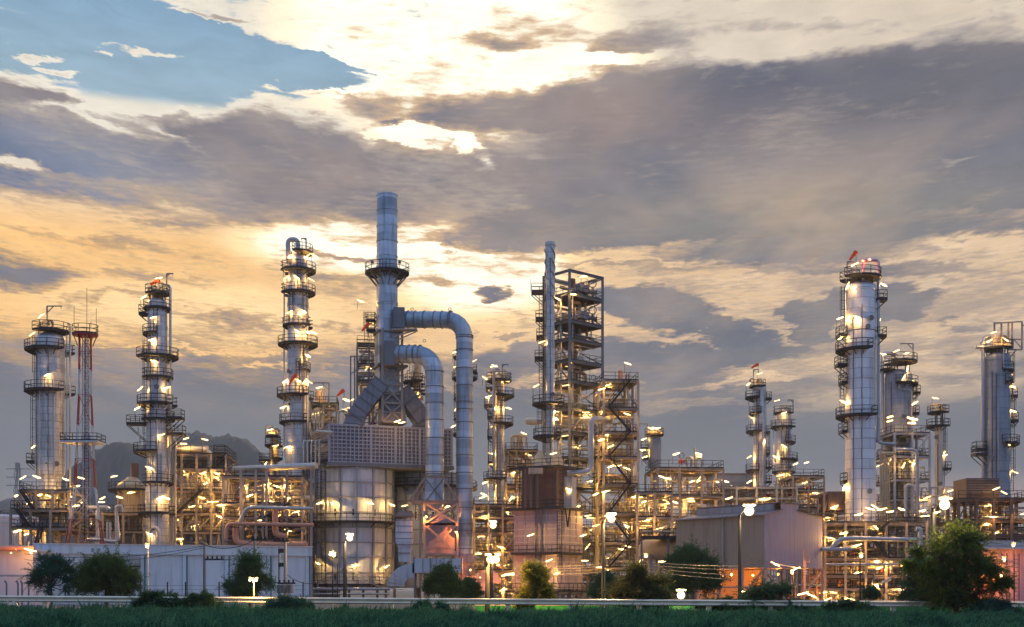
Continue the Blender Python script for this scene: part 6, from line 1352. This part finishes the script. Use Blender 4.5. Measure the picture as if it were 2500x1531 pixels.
# ---------------------------------------------------------------- vegetation
M['leaf_dark'] = leafmat('dark_foliage', (.018, .060, .032), (.055, .125, .052), .35)
M['leaf_teal'] = leafmat('teal_foliage', (.016, .075, .055), (.045, .135, .090), .35)
M['leaf_warm'] = leafmat('foliage_with_lamplight', (.085, .105, .018), (.24, .24, .04), .5)  # golden lamplight on the tree is mixed into the leaf colour
M['leaf_big'] = leafmat('willow_foliage', (.045, .090, .020), (.12, .18, .03), .6)
M['leaf_olive'] = leafmat('olive_foliage', (.034, .044, .016), (.08, .085, .03), .3)
M['leaf_warmd'] = leafmat('mixed_foliage', (.025, .070, .028), (.085, .125, .032), .35)
def tree(name, label, cat, px0, px1, pytop, pybot, Y, mat, seed, style='bush', dens=1.0, leaf=.09, trunk=True, group=None, cone=0.0, zbase=0.0, lobespx=None):
    rnd = random.Random(seed); cx = X((px0 + px1) / 2, Y); w = (px1 - px0) / 2 * Y / F; zt_ = Z(pytop, Y); zb_ = max(Z(pybot, Y), zbase)
    T = thing(name, label, cat, (cx, Y, zbase), group); H = zt_ - zb_
    lobes = []
    nl = int(13 + 7 * w)
    for i in range(nl):
        a = rnd.uniform(0, 2 * pi); t = rnd.random() ** .8; ww = w * (1 - cone * t) * (sqrt(max(0, 1 - (2 * t - .75) ** 2 * .55)))
        rr = ww * rnd.uniform(.35, .95); lobes.append((cx + rr * cos(a), Y + rr * sin(a) * .8, zb_ + H * (.08 + .84 * t), rnd.uniform(.14, .34) * min(w, H)))
    lobes.append((cx + w * rnd.uniform(-.15, .15), Y, zt_ - .15 * H, .2 * min(w, H))); lobes.append((cx - w * .8, Y, zb_ + H * .3, .22 * min(w, H))); lobes.append((cx + w * .8, Y, zb_ + H * .35, .22 * min(w, H)))
    if lobespx: lobes = [(X(a, Y), Y + rnd.uniform(-1, 1) * c_ * Y / F, Z(b, Y), c_ * Y / F) for a, b, c_ in lobespx]
    tb = MB(); base = Vector((cx, Y, zbase - .1)); fork = Vector((cx + rnd.uniform(-.1, .1), Y, zb_ + H * .2))
    tr = max(.05, w * .06)
    if trunk: tb.tube([base, (base + fork) / 2 + Vector((rnd.uniform(-.08, .08), 0, 0)), fork], [tr, tr * .85, tr * .7], 8)
    for x, y, z, r in lobes:
        p = Vector((x, y, z)); mid = (fork + p) / 2 + Vector((rnd.uniform(-.2, .2) * r, 0, -.25 * r)); tb.tube([fork, mid, p], [tr * .5, tr * .3, tr * .12], 5)
    V = []; Fc = []
    def leafq(p, d, L, W_):
        n = Vector((rnd.gauss(0, 1), rnd.gauss(0, 1), rnd.gauss(0, 1))); s_ = d.cross(n)
        if s_.length < 1e-3: return
        s_ = s_.normalized() * W_ / 2; d = d.normalized() * L; i = len(V)
        V.extend([tuple(p), tuple(p + d * .45 + s_), tuple(p + d), tuple(p + d * .45 - s_)]); Fc.append((i, i + 1, i + 2, i + 3))
    for x, y, z, r in lobes:
        c = Vector((x, y, z)); nt = int(19 * dens * (1 + r))
        for j in range(nt):
            d = Vector((rnd.gauss(0, 1), rnd.gauss(0, 1), rnd.gauss(0, .8) + .25)).normalized()
            L = r * rnd.uniform(.6, 1.35) * (rnd.choice((1.0, 1.3, 2.1)) if style == 'feather' else rnd.choice((1.0, 1.3, 2.0)))
            p = c + d * r * rnd.uniform(0, .4); n = 16 if style == 'feather' else 12
            droop = .5 if style == 'feather' else .15; pts = []
            for k in range(n + 1):
                t = k / n; q_ = p + d * L * t + Vector((0, 0, -droop * L * t * t + (.35 * L * t if style == 'feather' else 0)))
                pts.append(q_)
                if k > 1:
                    m_ = 4 if style == 'feather' else 5
                    for _ in range(m_):
                        dd = (d * .7 + Vector((rnd.gauss(0, .6), rnd.gauss(0, .6), rnd.gauss(0, .5) - (.25 if style == 'feather' else 0)))).normalized()
                        sp = leaf * (.3 if style == 'feather' else .9)
                        leafq(q_ + Vector((rnd.gauss(0, sp), rnd.gauss(0, sp), rnd.gauss(0, sp))), dd, leaf * rnd.uniform(.8, 1.6), leaf * (.32 if style == 'feather' else .62))
            if style == 'feather' or j % 4 == 0: tb.tube([pts[0], pts[n // 2], pts[-1]], [.014, .010, .005], 3, cap=False)
    mb = MB(); mb.v = V; mb.f = Fc; mb.sm = [False] * len(Fc); mb.build('crown', mat, T); tb.build('trunk', 'bark', T)
    return T
tree('shrub', 'leftmost feathery shrub before the white building', 'shrub', 72, 176, 1355, 1452, 78, 'leaf_teal', 1, 'feather', 1.3, .075)
tree('shrub', 'broad bushy shrub second from the left before the white building', 'shrub', 182, 338, 1366, 1455, 78, 'leaf_warmd', 2, 'bush', 1.4, .075)
tree('tree', 'conical dark tree in front of the transformer poles', 'tree', 548, 672, 1366, 1458, 80, 'leaf_dark', 3, 'bush', 1.5, .075, cone=.75)
tree('tree', 'small dark round tree below the air duct', 'tree', 1036, 1122, 1383, 1462, 76, 'leaf_dark', 4, 'bush', 1.5, .08, cone=.3)
tree('tree', 'small dark bush between the round tree and the blower', 'shrub', 1118, 1172, 1416, 1466, 78, 'leaf_dark', 5, 'bush', 1.2, .07)
tree('tree', 'slender golden green tree in front of the pink box furnace', 'tree', 1258, 1352, 1372, 1506, 60.8, 'leaf_warm', 6, 'bush', 1.1, .07, cone=.35)
tree('tree', 'dark brownish bushy tree left of the dazzling low lamp', 'tree', 1500, 1632, 1384, 1502, 61.5, 'leaf_olive', 7, 'bush', 1.7, .075)
tree('tree', 'large round dark tree behind the dazzling low lamp', 'tree', 1622, 1758, 1338, 1462, 84, 'leaf_dark', 8, 'bush', 1.9, .09)
tree('tree', 'dark tree mass behind the thick tall lamp post', 'tree', 1440, 1530, 1402, 1464, 88, 'leaf_dark', 9, 'bush', 1.3, .08)
tree('shrub', 'flat topped umbrella shrub left of the small dark post under the lilac shed', 'shrub', 1800, 1975, 1430, 1500, 60.8, 'leaf_dark', 10, 'feather', 1.4, .07)
tree('shrub', 'low dark shrub left of the umbrella shrub', 'shrub', 1700, 1815, 1466, 1505, 60.5, 'leaf_dark', 11, 'feather', 1.3, .06)
tree('tree', 'big feathery tree at the right, its top lit yellow green', 'tree', 2225, 2440, 1292, 1500, 59.2, 'leaf_big', 12, 'feather', 2.6, .075,
     lobespx=[(2335, 1312, 30), (2365, 1318, 26), (2310, 1335, 30), (2385, 1345, 28), (2345, 1350, 34), (2290, 1365, 28), (2320, 1385, 34), (2375, 1385, 32), (2410, 1380, 22), (2425, 1400, 18), (2350, 1425, 38), (2390, 1430, 32), (2300, 1420, 32), (2430, 1435, 20), (2265, 1400, 20), (2330, 1465, 38), (2375, 1472, 34), (2290, 1468, 28), (2415, 1478, 22), (2345, 1385, 30), (2455, 1425, 14), (2240, 1350, 16), (2225, 1380, 12)])
tree('shrub', 'bushy lower branches at the left foot of the big feathery tree', 'shrub', 2190, 2300, 1350, 1500, 61, 'leaf_teal', 13, 'feather', 1.2, .08)
tree('shrub', 'dark low bush before the guard rail under the left shrubs', 'shrub', 325, 440, 1448, 1492, 60.0, 'leaf_dark', 14, 'bush', 1.3, .05, trunk=False)
tree('shrub', 'dark low bush before the guard rail below the utility pole', 'shrub', 440, 545, 1454, 1492, 59.6, 'leaf_dark', 15, 'bush', 1.2, .05, trunk=False)
tree('shrub', 'grassy dark clump under the blower', 'shrub', 980, 1100, 1472, 1504, 56, 'leaf_teal', 16, 'bush', .8, .05, trunk=False)
tree('shrub', 'low creeping shrub at the foot of the biggest white column', 'shrub', 2000, 2160, 1472, 1510, 58, 'leaf_dark', 17, 'feather', 1.2, .06, trunk=False)
tree('shrub', 'small shrub beside the pipe structure at the right hand guard rail', 'shrub', 2108, 2148, 1436, 1462, 90, 'leaf_dark', 18, 'bush', 1.0, .07)
tree('shrub', 'dark shrubs at the far right foot of the big feathery tree', 'shrub', 2370, 2500, 1468, 1512, 58, 'leaf_teal', 19, 'feather', 1.2, .06, trunk=False)
tree('shrub', 'dark clump at the base of the round furnace behind the guard rail', 'shrub', 640, 770, 1462, 1496, 57, 'leaf_teal', 20, 'bush', .9, .05, trunk=False)
def grass():
    rnd = random.Random(5); V = []; Fc = []
    from mathutils import noise as mn
    n = 0
    while n < 120000:
        y = 36 + 23.5 * rnd.random() ** .75; x = rnd.uniform(-.45, .45) * y
        h = (.25 + .10 * max(-1, -x / 22) + .24 * mn.noise(Vector((x * .35, y * .35, 0))) + .16 * mn.noise(Vector((x * 1.6, y * 1.6, 5)))) * rnd.uniform(.5, 1.5) + (.9 * max(0, mn.noise(Vector((x * .9, y * .9, 9))) - .25))
        h = max(.06, h); a = rnd.uniform(0, 2 * pi); w = rnd.uniform(.009, .024); dx, dy = cos(a) * w, sin(a) * w; l = rnd.gauss(.05, .10), rnd.gauss(0, .08)
        i = len(V); V += [(x - dx, y - dy, -.02), (x + dx, y + dy, -.02), (x + l[0] * .4 + dx * .6, y + l[1] * .4, h * .6), (x + l[0] * 1.2, y + l[1], h)]
        Fc.append((i, i + 1, i + 2, i + 3)); n += 1
    mb = MB(); mb.v = V; mb.f = Fc; mb.sm = [False] * n
    solo(mb, 'grass', 'grassm', None, None, kind='stuff', origin=(0, 48, 0))
M['grassm'] = leafmat('grass_blades', (.008, .055, .036), (.060, .175, .095), .35)
grass()

for px, py, y in ((1786, 1402, 147), (1838, 1404, 147), (1900, 1402, 150), (1962, 1404, 150)):  # lamps added to brighten the dark storey under the shed
    c = (X(px, y), y, Z(py, y)); T = thing('added_shed_lamp', ('leftmost', 'second from left', 'third from left', 'rightmost')[(1786, 1838, 1900, 1962).index(px)] + ' added orange lamp hanging under the floor of the lilac shed', 'lamp', (c[0], y, c[2]), 'added lamps under the shed')
    MB().tube([(c[0], y, c[2] + .1), (c[0], y, Z(1386, 142))], .03, 5).build('hanger', 'dark', T); shine(sphere(c, .14).build('bulb', 'sodium', T), (c[0], c[1], c[2] - .2), 'sodium', .8)
# ---------------------------------------------------------------- the sun, low behind broken cloud
sl = bpy.data.lights.new('Sun', 'SUN'); so = bpy.data.objects.new('Sun', sl); COL.objects.link(so)
sl.energy = 1.3; sl.angle = radians(6); sl.color = (1.0, .72, .44)
az, el = radians(-6), radians(17)
d = Vector((sin(az) * cos(el), cos(az) * cos(el), sin(el)))     # towards the sun
so.rotation_euler = d.to_track_quat('Z', 'Y').to_euler(); so.location = d * 100

# ---------------------------------------------------------------- evening haze: one closed box of even air
hm = bpy.data.materials.new('haze'); hm.use_nodes = True; q = NT(hm.node_tree); hm.node_tree.nodes.clear()
pv = q.n('ShaderNodeVolumePrincipled'); pv.inputs['Density'].default_value = .00014; pv.inputs['Color'].default_value = (.84, .89, .97, 1); pv.inputs['Anisotropy'].default_value = .35
ou = q.n('ShaderNodeOutputMaterial'); q.L.new(pv.outputs[0], ou.inputs['Volume'])
M['haze'] = hm
hz = solo(MB().box((0, 1100, 87), (5300, 2700, 178)), 'haze', 'haze', None, None, kind='stuff', origin=(0, 1100, 0))
hm.cycles.homogeneous_volume = True
# ---------------------------------------------------------------- camera and render settings
cam = bpy.data.cameras.new('Camera'); co = bpy.data.objects.new('Camera', cam); COL.objects.link(co)
co.location = (0, 0, CH); co.rotation_euler = (radians(90), 0, 0)
cam.sensor_width = 36; cam.lens = F / 2500 * 36
cam.shift_y = (HY - 765.5) / 2500
cam.clip_start = .5; cam.clip_end = 12000
SC.camera = co
SC.view_settings.view_transform = 'Standard'; SC.view_settings.look = 'None'
SC.view_settings.gamma = 1; SC.view_settings.exposure = 0
SC.render.engine = 'CYCLES'
SC.cycles.use_denoising = True
SC.cycles.max_bounces = 5; SC.cycles.diffuse_bounces = 3; SC.cycles.glossy_bounces = 3; SC.cycles.volume_bounces = 0
SC.cycles.use_light_tree = True
SC.cycles.sample_clamp_indirect = 4.0
